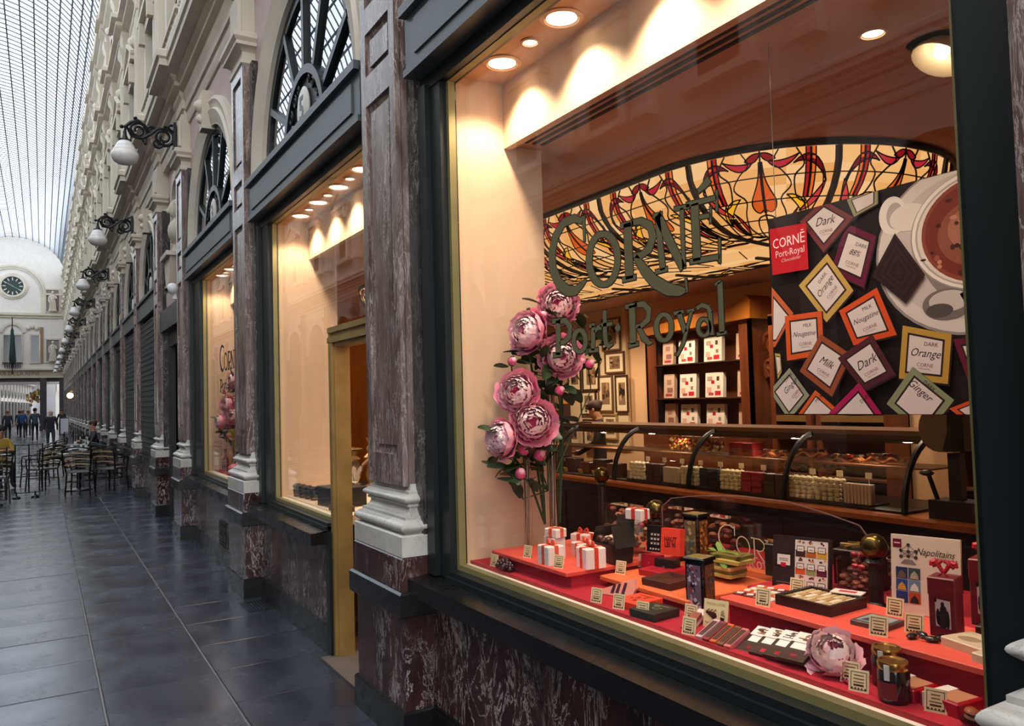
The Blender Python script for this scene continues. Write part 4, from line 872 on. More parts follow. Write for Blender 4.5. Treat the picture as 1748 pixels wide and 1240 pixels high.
# ================= PEOPLE =================
def person(name, label, loc, rz, joints, cols, hair=None, scale=1, female=False, group=None):
    """One continuous skinned body; joints override the standing pose (metres, facing -y)."""
    J = dict(pel=(0,0,.93), spi=(0,.0,1.12), che=(0,.01,1.32), nec=(0,0,1.46), hed=(0,-.02,1.56), top=(0,-.01,1.70), shL=(.17,.01,1.40), elL=(.23,.03,1.13), wrL=(.23,-.06,.90), hnL=(.23,-.08,.82),
             shR=(-.17,.01,1.40), elR=(-.23,.03,1.13), wrR=(-.23,-.06,.90), hnR=(-.23,-.08,.82), hiL=(.09,0,.90), knL=(.10,-.02,.50), anL=(.10,.02,.09), toL=(.11,-.15,.035), hiR=(-.09,0,.90), knR=(-.10,-.02,.50), anR=(-.10,.02,.09), toR=(-.11,-.15,.035))
    J.update(joints)
    Rr = dict(pel=.145, spi=.135, che=.15, nec=.055, hed=.095, top=.055, shL=.065, elL=.045, wrL=.032, hnL=.035, shR=.065, elR=.045, wrR=.032, hnR=.035, hiL=.095, knL=.062, anL=.045, toL=.035, hiR=.095, knR=.062, anR=.045, toR=.035)
    ks = list(J); ix = {k: i for i, k in enumerate(ks)}
    E_ = [('pel','spi'),('spi','che'),('che','nec'),('nec','hed'),('hed','top'),('che','shL'),('shL','elL'),('elL','wrL'),('wrL','hnL'),('che','shR'),('shR','elR'),('elR','wrR'),('wrR','hnR'),('pel','hiL'),('hiL','knL'),('knL','anL'),('anL','toL'),('pel','hiR'),('hiR','knR'),('knR','anR'),('anR','toR')]
    me = bpy.data.meshes.new('skeleton'); me.from_pydata([J[k] for k in ks], [(ix[a],ix[b]) for a, b in E_], []); me.update()
    o = bpy.data.objects.new('skeleton', me); SC.collection.objects.link(o); o.modifiers.new('s','SKIN'); sub = o.modifiers.new('d','SUBSURF'); sub.levels = 2
    for k in ks:
        v = me.skin_vertices[0].data[ix[k]]; r = Rr[k]; v.radius = (r, r*(.72 if k in ('pel','spi','che') else 1)); v.use_root = k == 'pel'
    dg = bpy.context.evaluated_depsgraph_get(); m2 = bpy.data.meshes.new_from_object(o.evaluated_get(dg)); bpy.data.objects.remove(o)
    mb = MB(); sk, topc, trou, shoe = cols
    vs = [tuple(v.co) for v in m2.vertices]
    A = {k: Vector(J[k]) for k in J}
    segs = [(a,b) for a, b in E_]
    for p in m2.polygons:
        c = Vector(p.center); best = None
        for a, b in segs:
            d = A[b]-A[a]; t = max(0,min(1,(c-A[a]).dot(d)/d.length_squared)); q = (c-A[a]-d*t).length-.5*(Rr[a]+(Rr[b]-Rr[a])*t)
            if best is None or q < best[0]: best = (q,a,b,t)
        _, a, b, t = best
        col = sk if b in ('hed','top','hnL','hnR') or (b == 'nec' and t > .75) else topc if b in ('spi','che','nec','shL','shR','elL','elR','wrL','wrR') else shoe if b in ('toL','toR') else trou
        mb.c.append(col); mb.f.append(tuple(p.vertices))
    mb.v = vs
    for s_ in 'LR':   # fingers and thumb rooted in the palm
        w, h = A['wr'+s_], A['hn'+s_]; d = (h-w).normalized(); side = Vector((0,1,0)) if abs(d.y) < .8 else Vector((1,0,0)); side = (side-d*side.dot(d)).normalized(); nn = d.cross(side)
        for k, L_ in enumerate((.058,.068,.064,.05)): b0 = h+side*(-.024+.016*k); mb.tube([b0-d*.01,b0+d*(.02+L_*.45),b0+d*(.02+L_*.85)+nn*.012],[.009,.0085,.006],5,sk)
        mb.tube([w+d*.03-side*.02,w+d*.055-side*.045,w+d*.085-side*.05],[.011,.010,.007],5,sk)
    hd = (A['hed']+A['top'])/2; f = Vector((0,-1,0)); 
    if 'face' in joints: f = Vector(joints['face'])
    s2 = f.cross(Vector((0,0,1))).normalized()
    mb.ball(tuple(hd+f*.098+Vector((0,0,-.02))),(.013,.018,.02),6,5,sk)
    for q in (-1,1): mb.ball(tuple(hd+f*.082+s2*q*.034+Vector((0,0,.012))),.012,6,5,col='1a1210'); mb.ball(tuple(hd+s2*q*.088+Vector((0,0,-.01))),(.016,.02,.03),6,5,col=sk)
    mb.ball(tuple(hd+f*.088+Vector((0,0,-.058))),(.022,.012,.007),6,4,col='8a4a44')
    t = thing(name, label, 'person', loc, rz, group); t.scale = (scale,)*3
    mb.build('body', MATTE, t, ang=180)
    h = MB(hair or '2a1c14')
    if hair:
        h.ball(tuple(hd-f*.022+Vector((0,0,.038))),(.098,.102,.094),14,10)
        if female: h.ball(tuple(hd-f*.085+Vector((0,0,.075))),.05,10,8)
        h.build('hair', MATTE, t)
    return t
SKN = 'b98566'
walkA = dict(knL=(.10,-.14,.52), anL=(.10,-.10,.11), toL=(.11,-.26,.05), knR=(-.10,.02,.50), anR=(-.10,.20,.11), toR=(-.11,.08,.03), wrL=(.24,.10,.92), hnL=(.24,.12,.84), wrR=(-.24,-.16,.95), hnR=(-.24,-.2,.88))
walkB = dict(knR=(-.10,-.12,.52), anR=(-.10,-.08,.11), toR=(-.11,-.24,.05), knL=(.10,.02,.50), anL=(.10,.18,.11), toL=(.11,.06,.03), wrR=(-.24,.10,.92), hnR=(-.24,.12,.84), wrL=(.24,-.16,.95), hnL=(.24,-.2,.88))
sit = dict(pel=(0,0,.52), spi=(0,.0,.70), che=(0,.0,.90), nec=(0,-.02,1.04), hed=(0,-.05,1.14), top=(0,-.05,1.28), shL=(.17,0,.98), shR=(-.17,0,.98), elL=(.24,-.10,.74), elR=(-.24,-.10,.74), wrL=(.12,-.30,.78), hnL=(.07,-.36,.79), wrR=(-.12,-.30,.78), hnR=(-.07,-.36,.79),
           hiL=(.10,0,.50), hiR=(-.10,0,.50), knL=(.12,-.42,.50), knR=(-.12,-.42,.50), anL=(.12,-.40,.09), anR=(-.12,-.40,.09), toL=(.12,-.55,.035), toR=(-.12,-.55,.035))
person('person', 'shop assistant in dark top with tied-up brown hair, looking down behind the counter', (5.95,8.0,0), math.radians(-128), dict(hed=(0,-.06,1.53), top=(0,-.09,1.66), nec=(0,-.01,1.45), wrL=(.16,-.28,1.0), hnL=(.1,-.34,1.0), wrR=(-.16,-.28,1.0), hnR=(-.1,-.34,1.0), elL=(.25,-.05,1.14), elR=(-.25,-.05,1.14)), ('c08a66','1c1a18','1c1a18','111111'), '3a2014', .9, True)
person('person', 'walker in a bright blue jacket with pale hair far down the gallery', (-1.05,56,0), PI, walkA, (SKN,'1f4a7a','20222a','101010'), '9a9088')
person('person', 'tall walker in grey jacket and dark trousers far down the gallery', (-.36,50,0), PI, walkB, (SKN,'3c4650','15161a','101010'), '2a2420', 1.02)
person('person', 'balding man in a long dark coat walking beyond the café tables', (.27,36,0), PI, walkA, ('c09078','15161c','3a3c44','101010'), None, .95)
person('person', 'walker in navy beside the blue jacket, far down the gallery', (-1.72,54,0), PI, walkB, (SKN,'1a2236','1a1c22','101010'), '7a6a5c', .97)
person('person', 'walker in pale top between the blue and grey jackets', (-.80,60,0), 0, walkA, (SKN,'8a8a8c','22242a','101010'), '4a3a30', .95)
person('person', 'distant walker in black by the far square pillar', (-1.35,63,0), PI, walkA, (SKN,'17181c','17181c','101010'), '2a2018', .96)
person('person', 'distant dark-clad visitor near the wall at the gallery end', (1.0,56,0), 0, walkB, (SKN,'26221f','17181c','101010'), '4a2a1c', .97)
person('person', 'woman in mustard yellow jacket sitting at left café table', (-.80,20.3,0), math.radians(20), sit, (SKN,'a8862c','1a1a20','101010'), '2a1a12')
person('person', 'guest with long brown hair seated against the wall at right café tables', (1.18,23.9,0), math.radians(-90), sit, (SKN,'2c2030','1a1a20','101010'), '4a2a20')
# ================= CAFE AND GALLERY END =================
def chair(label):
    t = thing('bistro_chair', label, 'chair', (0,0,0), 0, 'woven bistro chairs of the gallery café')
    MB('2a2119').bbox(-.22,-.22,.42,.22,.21,.455,.03).build('seat', SATIN, t)
    fr = MB('15110d'); bk = MB()
    A = [(-.24+.48*i/10, .20+.05*math.sin(PI*i/10)) for i in range(11)]
    for k, z in enumerate((.52,.57,.62,.67,.72,.77,.82)):
        c = '9a845c' if k % 2 else '2e2016'; bk.tube([(x*(.88+.16*(z-.5)),y+(z-.5)*.28,z+.02*math.sin(PI*i/10)) for i, (x, y) in enumerate(A)], .017, 4, c)
    bk.build('woven_backrest', SATIN, t)
    fr.tube([(-.2,.18,.44),(-.23,.22,.6),(-.25,.29,.86),(-.12,.36,.90),(0,.38,.91),(.12,.36,.90),(.25,.29,.86),(.23,.22,.6),(.2,.18,.44)],.016,5).tube([(-.24,.24,.64),(-.27,.0,.66),(-.24,-.17,.63),(-.2,-.2,.44)],.014,5).tube([(.24,.24,.64),(.27,.0,.66),(.24,-.17,.63),(.2,-.2,.44)],.014,5).build('bent_frame', SATIN, t)
    for x, y in ((-.19,-.19),(.19,-.19),(-.19,.18),(.19,.18)): MB('15110d').tube([(x,y,.43),(x*1.12,y*1.15,0)],.015,5).build('leg', SATIN, t)
    MB('15110d').tube([(-.2,-.2,.25),(.2,-.2,.25),(.2,.2,.25),(-.2,.2,.25)],.009,4,closed=True).build('stretcher', SATIN, t); return t
ch = chair('woven bistro chair nearest the iron barrier, back turned to the camera'); ch.location = (.62,17.4,0); ch.rotation_euler.z = math.radians(165)
for x, y, rz, lab in ((.0,18.75,215,'woven bistro chair behind the nearest one, seen side-on beside the barrier'),(1.18,17.75,140,'woven bistro chair with its back to the wall-side table, right of the nearest'),(1.22,18.9,115,'woven bistro chair pushed against the wall below the lattice window'),
    (1.15,21.3,90,'woven bistro chair along the marble wall behind the second café table'),(-.14,20.3,250,'woven bistro chair at the walkway side of the second café table'),(-.75,17.0,190,'woven bistro chair cut by the left picture edge'),(-1.0,18.4,160,'woven bistro chair beside the woman in yellow'),(1.2,23.2,60,'woven bistro chair in front of the seated long-haired guest'),(.16,22.9,240,'woven bistro chair at the farthest café table')):
    dup(ch, (x,y,0), math.radians(rz), lab)
def table(lab, loc):
    t = thing('cafe_table', lab, 'table', loc, 0, 'round dark café tables')
    MB('2a2c30').lathe([(0,.72),(.38,.72),(.40,.735),(.40,.745),(.39,.75),(0,.75)],(0,0,0),24).build('table_top', GLOSS, t); MB('101113').lathe([(.25,0),(.25,.02),(.05,.05),(.035,.1),(.035,.7),(.1,.72)],(0,0,0),14).build('pedestal', SATIN, t)
    return t
tb = table('round dark café table nearest the barrier, with white cups', (.62,18.3,0))
for x, y, lab in ((.72,20.6,'second round café table beside the marble wall'),(.85,22.6,'farthest round café table before the seated guest'),(-.9,19.3,'round café table in front of the woman in yellow')): dup(tb, (x,y,0), 0, lab)
n = 0
for (tx, ty, where) in ((.62,18.3,'nearest café table'),(.72,20.6,'second café table'),(.85,22.6,'farthest café table')):
    for dx, dy, w2 in ((-.15,.05,'walkway side'),(.12,-.1,'wall side'),(.05,.2,'far side')):
        t = thing('coffee_cup', 'white cup on saucer on the %s, %s' % (where, w2), 'cup', (tx+dx,ty+dy,.75), 0, 'cups on the café tables')
        MB('d8d8d8').lathe([(0,0),(.04,0),(.07,.012),(.072,.016),(.03,.008),(0,.008)],(0,0,0),12).build('saucer', GLOSS, t); MB('dcdcdc').lathe([(.02,.01),(.035,.03),(.042,.07),(.036,.066),(.02,.02)],(0,0,0),12).build('cup', GLOSS, t)
    t = thing('menu_holder', 'small pale menu card standing on the %s' % where, 'menu', (tx+.1,ty+.15,.75), .4, 'menus on the café tables'); MB('c9ccc8').rbox((0,0,.09),(.012,.11,.17),0,.12).build('card', PRINT, t); MB('3a5a3a').rbox((-.012,0,.11),(.002,.08,.06),0,.12).build('picture', PRINT, t)
def barrier(lab, loc, rz, s=1):
    t = thing('iron_barrier', lab, 'barrier', loc, rz); w = .22
    for x in (-w,0,w): MB().tube([(x,0,.10),(x,0,1.0)],.012,5).build('upright', IRON, t)
    m = MB()
    for z in (.10,.40,.98): m.tube([(-w,0,z),(w,0,z)],.009,5)
    m.build('rail', IRON, t); s_ = MB()
    for sg in (-1,1):
        P = []
        for i in range(24): a = i/12*2*PI*.75; q = .075*(1-.035*i); P.append((sg*(.085+q*math.cos(a)*.9),0,.64+q*math.sin(a)*1.5))
        s_.tube(P,.006,4); s_.tube([(sg*.16,0,.46),(sg*.16,0,.92)],.005,4); s_.tube([(sg*.01,0,.42),(sg*.10,0,.52),(sg*.02,0,.72)],.005,4)
    s_.build('scroll', IRON, t); [MB().lathe([(.07,0),(.06,.03),(.015,.05),(.012,.12)],(q,0,0),10).build('foot', IRON, t) for q in (.1,-.2)]
barrier('tall black iron barrier panel with scrolls at the café entrance, foot toward the camera', (-.22,17.4,0), math.radians(8))
barrier('black iron barrier panel half hidden at the left picture edge', (-.75,16.3,0), math.radians(-6))
barrier('black iron barrier panel beyond the chairs, beside the dark-coated man', (.75,26,0), math.radians(4))
t = thing('menu_board', 'white menu board standing beyond the dark-coated man', 'sign', (.78,38,0), 0); MB('2a2a2a').box(-.16,-.02,.62,.16,.02,1.3).box(-.02,-.02,0,.02,.02,.7).box(-.18,-.16,0,.18,.16,.03).build('frame', SATIN, t); MB('d8d8dc').box(-.14,-.03,.65,.14,-.02,1.27).build('sheet', PRINT, t)
t = thing('globe_lamp', 'small warm lit globe lamp far along the wall above the seated guest', 'lamp', (1.35,52,2.6)); MB().tube([(.2,0,.1),(0,0,.1),(0,0,0)],.02,5).build('bracket', BRASS, t); MB().ball((0,0,-.15),.17,12,8).build('globe', emitm('globe_light','ffd9a0',3), t)
# clock
ck = thing('clock', 'round dark-faced wall clock in a pale ring on the end gable', 'clock', (XM,YEND,11.95)); 
m = MB(); 
def disc(m, r0, r1, y0, y1, n=32, col=None):
    for i in range(n):
        a, b = 2*PI*i/n, 2*PI*(i+1)/n; q = [(r*math.cos(t), r*math.sin(t)) for r, t in ((r0,a),(r1,a),(r1,b),(r0,b))]
        m.add([(x,y0,z) for x, z in q]+[(x,y1,z) for x, z in q], [(3,2,1,0),(1,2,6,5),(0,4,7,3)], col)
disc(m,.78,.95,-.2,0); disc(m,.95,1.08,-.12,0); m.build('rim', CREAM, ck)
MB('1d2a28').add([(.8*math.cos(2*PI*i/32),-.05,.8*math.sin(2*PI*i/32)) for i in range(32)], [tuple(range(32))[::-1]]).build('dial', SATIN, ck, ang=0)
hm = MB('c9cfc8').box(-.035,-.06,.48,.035,-.055,.72).mesh('hour_mark', SATIN)
for k in range(12): o = link('hour_mark', hm, ck); o.rotation_euler = (0,k*PI/6,0)
h = MB('7a9a8a').box(-.03,-.075,-.1,.03,-.065,.42).build('hour_hand', SATIN, ck); h.rotation_euler = (0,-1.0,0); h = MB('7a9a8a').box(-.02,-.09,-.12,.02,-.08,.6).build('minute_hand', SATIN, ck); h.rotation_euler = (0,2.1,0)
# flag
fg = thing('flag', 'furled dark green flag hanging from a pole before the end windows', 'flag', (XM,YEND-.9,4.9)); MB('2a1c14').tube([(0,.5,-.2),(0,0,4.4)],.04,6).build('flagpole', SATIN, fg)
MB('10302a').lathe([(.02,3.6),(.12,3.3),(.14,2.6),(.2,1.6),(.24,.9),(.16,.6),(.02,.5)][::-1],(0,-.02,0),9,sx=1,sy=.6).build('cloth', MATTE, fg); 
# statues
for z, w in ((5.75,'lower'),(9.95,'upper')):
    st = thing('statue', 'pale draped stone statue in the %s niche of the gallery end wall' % w, 'statue', (.74,YEND-.25,z)); st.scale = (1.4,1,1.35)
    m = MB(); m.lathe([(.22,0),(.22,.1),(.19,.12),(.16,.5),(.13,.75),(.16,.95),(.13,1.0),(.05,1.04),(.05,1.08)],(0,0,0),12,sy=.7).ball((0,-.02,1.16),(.07,.08,.1),10,8).tube([(.15,-.05,.95),(.2,-.12,.78),(.06,-.2,.8)],[.05,.042,.035],6).tube([(-.15,-.02,.95),(-.2,-.06,.7),(-.17,-.1,.52)],[.05,.042,.035],6)
    for k in range(5): m.tube([(-.12+.06*k,-.11,.7),(-.16+.08*k,-.15,.1)],.022,4)
    m.build('figure', CREAM, st)
# flower basket seen through the end passage
t = thing('hanging_basket', 'yellow and red hanging flower ball in the end passage', 'plant', (-.35,YEND+8.5,4.0)); m = MB()
for k in range(60): m.ball((random.gauss(0,.32),random.gauss(0,.3),-.9+random.gauss(0,.3)),.14,5,4,col=random.choice(['7a5c14','8a7020','5a2014','3a4a18','6a3418']))
m.build('blossoms', MATTE, t)['kind'] = 'stuff'; MB('2a2a2a').tube([(0,0,.05),(0,0,-.7)],.02,4).build('hanger', SATIN, t)
CORNE=[((227,487,13),(228,441,14),(228,397,11)),((217,470,18),(169,492,28),(101,489,33),(44,449,40),(17,391,45),(22,327,45),(59,271,44),(112,236,39),(165,229,32),(212,250,20),(231,260,7)),((412,303,32),(408,281,32),(399,262,30),(386,246,28),(369,235,26),(349,229,22),(328,229,19),(308,235,23),(288,247,27),(272,263,31),(259,283,33),(252,306,35),(251,329,36),(255,352,35),(264,372,33),(279,388,30),(296,399,27),(317,404,23),(338,402,19),(358,396,22),(377,383,26),(392,367,28),(404,347,30),(410,325,32),(412,303,32)),((468,413,39),(469,323,39),(470,229,39)),((432,410,18),(499,407,17)),((433,230,18),(503,230,17)),((491,409,18),(537,406,22),(580,381,30),(592,345,33),(572,310,30),(531,295,21),(493,302,14)),((504,297,20),(543,247,34),(592,202,40),(653,170,38),(707,158,29),(733,156,9)),((733,190,8),(734,150,9)),((617,406,24),(624,320,24),(633,233,24)),((596,408,14),(638,406,14)),((597,231,14),(653,233,14)),((616,408,32),(668,316,31),(723,224,26)),((726,406,16),(726,224,14)),((693,410,13),(760,404,13)),((781,407,31),(782,237,31)),((746,410,15),(870,404,14)),((870,425,8),(869,365,8)),((795,362,12),(844,359,12)),((845,383,7),(842,336,7)),((753,239,16),(873,234,15)),((875,286,8),(872,217,8)),((798,438,12),(824,450,21),(844,463,24))]
PORT=[((46,134,30),(39,6,30)),((6,134,18),(61,133,18)),((4,6,18),(68,7,17)),((50,129,18),(94,129,22),(123,102,27),(116,69,27),(81,50,21),(51,50,12)),((216,44,24),(214,35,24),(210,26,22),(204,18,21),(196,13,19),(187,9,16),(177,9,13),(168,11,16),(159,15,19),(152,22,22),(146,30,23),(143,40,24),(142,50,25),(144,60,24),(148,69,23),(155,77,22),(163,82,19),(172,85,16),(181,86,13),(191,84,16),(199,79,19),(206,72,21),(212,64,22),(215,54,24),(216,44,24)),((265,94,22),(256,9,22)),((232,8,14),(288,9,14)),((240,94,14),(272,96,14)),((269,70,11),(290,86,17),(311,84,15)),((331,140,18),(329,65,22),(332,29,21),(346,15,15),(371,22,6)),((302,92,12),(370,91,12)),((477,141,30),(477,14,30)),((444,139,14),(504,141,13)),((453,10,14),(503,14,13)),((490,141,15),(536,138,19),(561,117,24),(556,88,23),(520,70,16),(490,70,11)),((506,69,17),(530,31,25),(558,11,14),(571,14,5)),((662,52,21),(661,42,21),(657,33,20),(651,25,19),(643,20,17),(635,16,14),(625,16,12),(616,18,15),(608,22,17),(601,29,19),(596,38,21),(593,48,22),(592,58,22),(594,69,22),(598,78,21),(604,86,19),(612,91,17),(620,94,15),(630,95,12),(639,93,14),(647,88,17),(654,81,19),(659,72,20),(662,62,21),(662,52,21)),((697,94,20),(721,32,19)),((751,92,11),(712,1,13),(684,-34,10),(673,-30,5)),((675,93,11),(718,95,10)),((733,93,9),(762,95,9)),((826,80,16),(830,16,16),(840,17,5)),((774,98,13),(796,105,11),(819,97,14),(827,80,16)),((824,37,15),(823,31,14),(820,26,14),(816,21,13),(811,18,12),(805,16,10),(799,16,8),(793,17,10),(787,20,12),(782,24,13),(778,29,14),(776,35,15),(776,42,15),(777,48,15),(780,54,14),(784,58,13),(789,62,12),(795,63,10),(801,64,8),(808,62,10),(813,59,12),(818,55,13),(821,50,14),(823,44,14),(824,37,15)),((870,162,19),(870,17,19)),((851,15,9),(887,18,9)),((852,157,9),(872,164,9)),((386,75,3),(400,74,34),(414,74,3))]
# ================= WINDOW LETTERING, POSTER, ETCHED SHEET =================
def lettering(name, label, strokes, x, y0, z0, grp=None, fill='6c6446', edge='241c14', dark=False):
    t = thing(name, label, 'lettering', (x,y0,z0), 0, grp); a, b = MB(edge), MB(fill)
    for s_ in strokes:
        s_ = [(u/1000,v/1000,w/1000) for u, v, w in s_]
        if not dark: ribbon(a, s_, (0,0,0),(0,-1,0),(0,0,1),(-.0006,0,0),edge,.0035)
        ribbon(b, s_, (-.0008,0,0),(0,-1,0),(0,0,1),(-.0006,0,0),fill)
    if not dark: a.build('outline', SATIN, t, ang=0)
    b.build('gilding', pm('olive_gilding', fill, .75, spec=.15) if not dark else MATTE, t, ang=0); return t
lettering('window_lettering', 'large olive gold CORNE letters with accent across the big window pane', CORNE, 1.653, 2.5, 1.75)
lettering('window_lettering', 'smaller olive gold Port Royal letters below the large word on the big window', PORT, 1.653, 2.5, 1.75)
lettering('window_lettering', 'dark CORNE letters on the narrow peony window', CORNE, 1.653, 9.02, 1.75, fill='221c1c', dark=True)
lettering('window_lettering', 'dark Port Royal letters on the narrow peony window', PORT, 1.653, 9.02, 1.75, fill='3a1c24', dark=True)
es = thing('etched_glass_sheet', 'arched clear sheet etched with the shop name standing behind the sweets', 'glass sheet', (2.285,2.14,.90))
o_ = [(-.50,.0),(-.50,.22),(-.44,.26),(-.28,.285),(-.06,.305),(.17,.305),(.34,.28),(.46,.256),(.486,.226),(.47,.18),(.44,.14),(.46,.08),(.45,.0)]
MB().prism(o_,(0,0,0),(0,-1,0),(0,0,1),(.006,0,0)).build('sheet', glassm('etched_sheet_glass',(.93,.91,.90),.03), es, ang=0)
MB('8a6a64').tube([(-.002,-u,v) for u, v in o_], .0025, 4).build('polished_edge', SATIN, es)
et = MB('d8c0a4')
for S_, k, u0, v0 in ((CORNE,.40,-.18,.05),(PORT[11:],.30,-.16,.10)):
    for s_ in S_: ribbon(et, [(u0+u/1000*k, v0+v/1000*k-(.06 if k < .45 else .02), max(.004,w/1000*k*.34)) for u, v, w in s_], (-.001,0,0),(0,-1,0),(0,0,1),(-.0005,0,0),'d8c0a4')
et.build('etched_letters', MATTE, es, ang=0)
# poster
po = thing('chocolate_poster', 'large hanging poster of wrapped chocolate squares and a coffee cup', 'poster', (2.2,1.925,1.515))
MB('150a0c').box(-.001,-.724,.004,.006,.004,.688).build('board', SATIN, po)
for u in (.03,.69): MB('b0a898').tube([(0,-u,.67),(0,-u,CZ-1.52)], .0012, 4).build('hanging_wire', METAL, po)
pp = MB(); PO = lambda d: (-.0012-.0004*d,0,0); UX, UZ = (0,-1,0), (0,0,1)
def clip(P):   # keep the print inside the board
    def cut(P, f, lim, hi):
        R = []
        for i in range(len(P)):
            a, b = P[i-1], P[i]; ia, ib = (a[f] <= lim) == hi or a[f] == lim, (b[f] <= lim) == hi or b[f] == lim
            if ia != ib: t = (lim-a[f])/(b[f]-a[f]); R.append(tuple(a[j]+t*(b[j]-a[j]) for j in (0,1)))
            if ib: R.append(b)
        return R
    for f, lim, hi in ((0,.722,True),(0,-.002,False),(1,.686,True),(1,.006,False)): P = cut(P, f, lim, hi) if P else P
    return P
def pol(P, d, col):
    P = clip([(u/1000, v/1000) for u, v in P])
    if len(P) > 2: pp.poly(P, PO(d), UX, UZ, col)
def ell(cx, cy, rx, ry, d, col, a0=0, a1=2*PI): pol([(cx+rx*math.cos(a0+(a1-a0)*i/40), cy+ry*math.sin(a0+(a1-a0)*i/40)) for i in range(40)], d, col)
ell(690,471,282,247,1,'8f8482'); ell(692,472,276,241,2,'c9c0bb'); ell(690,474,235,205,2.2,'b9afab'); ell(700,480,150,170,2.3,'7d7472')
ell(470,600,45,58,3,'d9d2cc'); ell(478,598,28,40,3.1,'a89e9a'); ell(520,585,60,40,3.2,'d2cac4')
ell(727,511,204,168,3.4,'8e8481'); ell(727,513,200,165,3.6,'dcd4cd'); ell(728,512,190,156,3.7,'a39a95'); ell(728,512,184,151,3.8,'d0c6be'); ell(729,513,172,147,4,'7c3b2c'); ell(728,513,160,135,4.1,'6a2418'); ell(725,505,120,95,4.2,'7f4534'); ell(705,520,70,60,4.3,'96604c')
rd = random.Random(3)
for k in range(46): ell(690+rd.gauss(0,48),500+rd.gauss(0,46),rd.uniform(3,11),rd.uniform(3,9),4.4+.01*k,rd.choice(['2a0d08','b07a62','8a4f3c','3a140c']))
ell(622,317,72,44,4.9,'6b6462'); ell(628,325,58,30,5,'b9b2ae'); ell(600,300,40,20,5.1,'4a4442'); pol([(660,340),(722,372),(722,352),(672,318)],5,'9a9390')
Tl = dict(left=[(3,448),(91,347),(6,238),(-11,239)],side=[(318,684),(428,696),(425,647),(341,624)],p88=[(313,609),(415,549),(364,398),(246,464)],choc=[(477,546),(565,408),(500,332),(395,430)],dark1=[(136,651),(233,702),(341,623),(224,532)],orange1=[(121,437),(239,525),(329,393),(224,303)],
 noug1=[(58,340),(208,342),(209,199),(59,187)],noug2=[(274,335),(411,391),(469,242),(321,221)],milk=[(112,148),(201,267),(314,192),(234,61)],dark2=[(264,185),(387,249),(460,124),(352,78)],orange2=[(490,268),(635,229),(617,91),(469,112)],p88b=[(639,215),(790,217),(780,84),(679,81)],
 yel=[(5,216),(28,212),(31,151),(13,125)],ginger1=[(-20,85),(71,162),(148,67),(60,-15)],ml=[(95,0),(173,84),(255,20),(180,-60)],mag=[(219,6),(337,104),(430,-20),(310,-90)],ginger2=[(428,37),(517,144),(635,46),(545,-60)],or3=[(620,22),(719,59),(800,10),(700,-40)])
Cc = dict(dark1='6a2c30',side='8c8a68',p88='5c0a30',orange1='b8964c',left='b85a34',noug1='c8501c',noug2='c8481a',milk='8a4424',dark2='4a1a26',orange2='b08a38',p88b='5a0c26',ginger1='8c907c',ml='c8561c',mag='a01050',ginger2='7e8868',or3='c0481a',yel='b09a40')
Tx = dict(dark1=('','Dark',0,.040),p88=('DARK','88%',-.42,.026),orange1=('DARK','Orange',.78,.030),noug1=('MILK','Nougatine',.02,.024),noug2=('MILK','Nougatine',.30,.024),milk=('','Milk',-.5,.036),dark2=('','Dark',.42,.040),orange2=('DARK','Orange',-.16,.034),p88b=('','88',-.05,.036),ginger1=('DARK','Ginger',.72,.028),ml=('MILK','',.72,.026),mag=('DARK','',.66,.030),ginger2=('DARK','Ginger',-.72,.034),left=('','Milk',-.9,.03))
order = ['left','yel','side','p88','choc','dark1','orange1','noug1','noug2','orange2','p88b','milk','dark2','ginger1','ml','mag','ginger2','or3']
d0 = 6
for nm in order:
    P = Tl[nm]; c0 = (sum(p[0] for p in P)/4, sum(p[1] for p in P)/4); S_ = lambda k, dx=0, dy=0: [(c0[0]+(u-c0[0])*k+dx, c0[1]+(v-c0[1])*k+dy) for u, v in P]
    if nm == 'choc':
        for j in range(7): pol(S_(1-.13*j), d0+.2*j, '2a1014' if j % 2 == 0 else '170709')
        d0 += 2; continue
    c3_ = lin(Cc[nm]); 
    pol(S_(1.03,3,-4), d0, '1a0c0e'); pol(S_(1), d0+.2, Cc[nm]); pol(S_(.76), d0+.4, '241014'); pol(S_(.68), d0+.6, 'cfc3c0')
    if nm in Tx and nm not in ('left',):
        a, b, rot, sz = Tx[nm]; cr, sr = math.cos(rot), math.sin(rot); cc = (c0[0]/1000, c0[1]/1000)
        off = lambda x, y: (cc[0]+x*cr-y*sr, cc[1]+x*sr+y*cr)
        if nm == 'ml': cc = (cc[0]-.002, cc[1]+.035)
        if nm == 'mag': cc = (cc[0]+.02, cc[1]+.045)
        if nm == 'p88b': cc = (cc[0]-.02, cc[1])
        if nm == 'ginger2': cc = (cc[0]-.0, cc[1]+.03)
        if nm == 'ginger1': cc = (cc[0]+.01, cc[1]+.02)
        W_ = lambda s_, x, y, z, col, **k: write(pp, s_, off(x,y), z, PO(d0+1), UX, UZ, col, rot, **k)
        if a: W_(a, .016, .033 if b else 0, .017, '2a1418', sx=.95)
        if b: W_(b, 0, .006, sz, '180a0c', shear=.38, sx=.9)
        if nm in ('dark1','p88','orange1','noug1','noug2','milk','dark2','orange2','ginger1'):
            W_('CORNE', .004, -.028, .015, '7a2a34'); W_('PORT-ROYAL', .004, -.039, .006, '7a3a40')
    d0 += 1.5
pol([(13,649),(168,640),(169,485),(18,487)], d0, 'b3081c')
write(pp, 'CORN\u0112', (.093,.592), .048, PO(d0+1), UX, UZ, 'f0dada', .02, sx=.82); write(pp, 'Port-Royal', (.096,.555), .033, PO(d0+1), UX, UZ, 'e8c8c8', .02, sx=.86); write(pp, 'Chocolatier', (.098,.531), .017, PO(d0+1), UX, UZ, 'e0b0b0', .03, shear=.4)
pp.build('print', PRINT, po, ang=0)
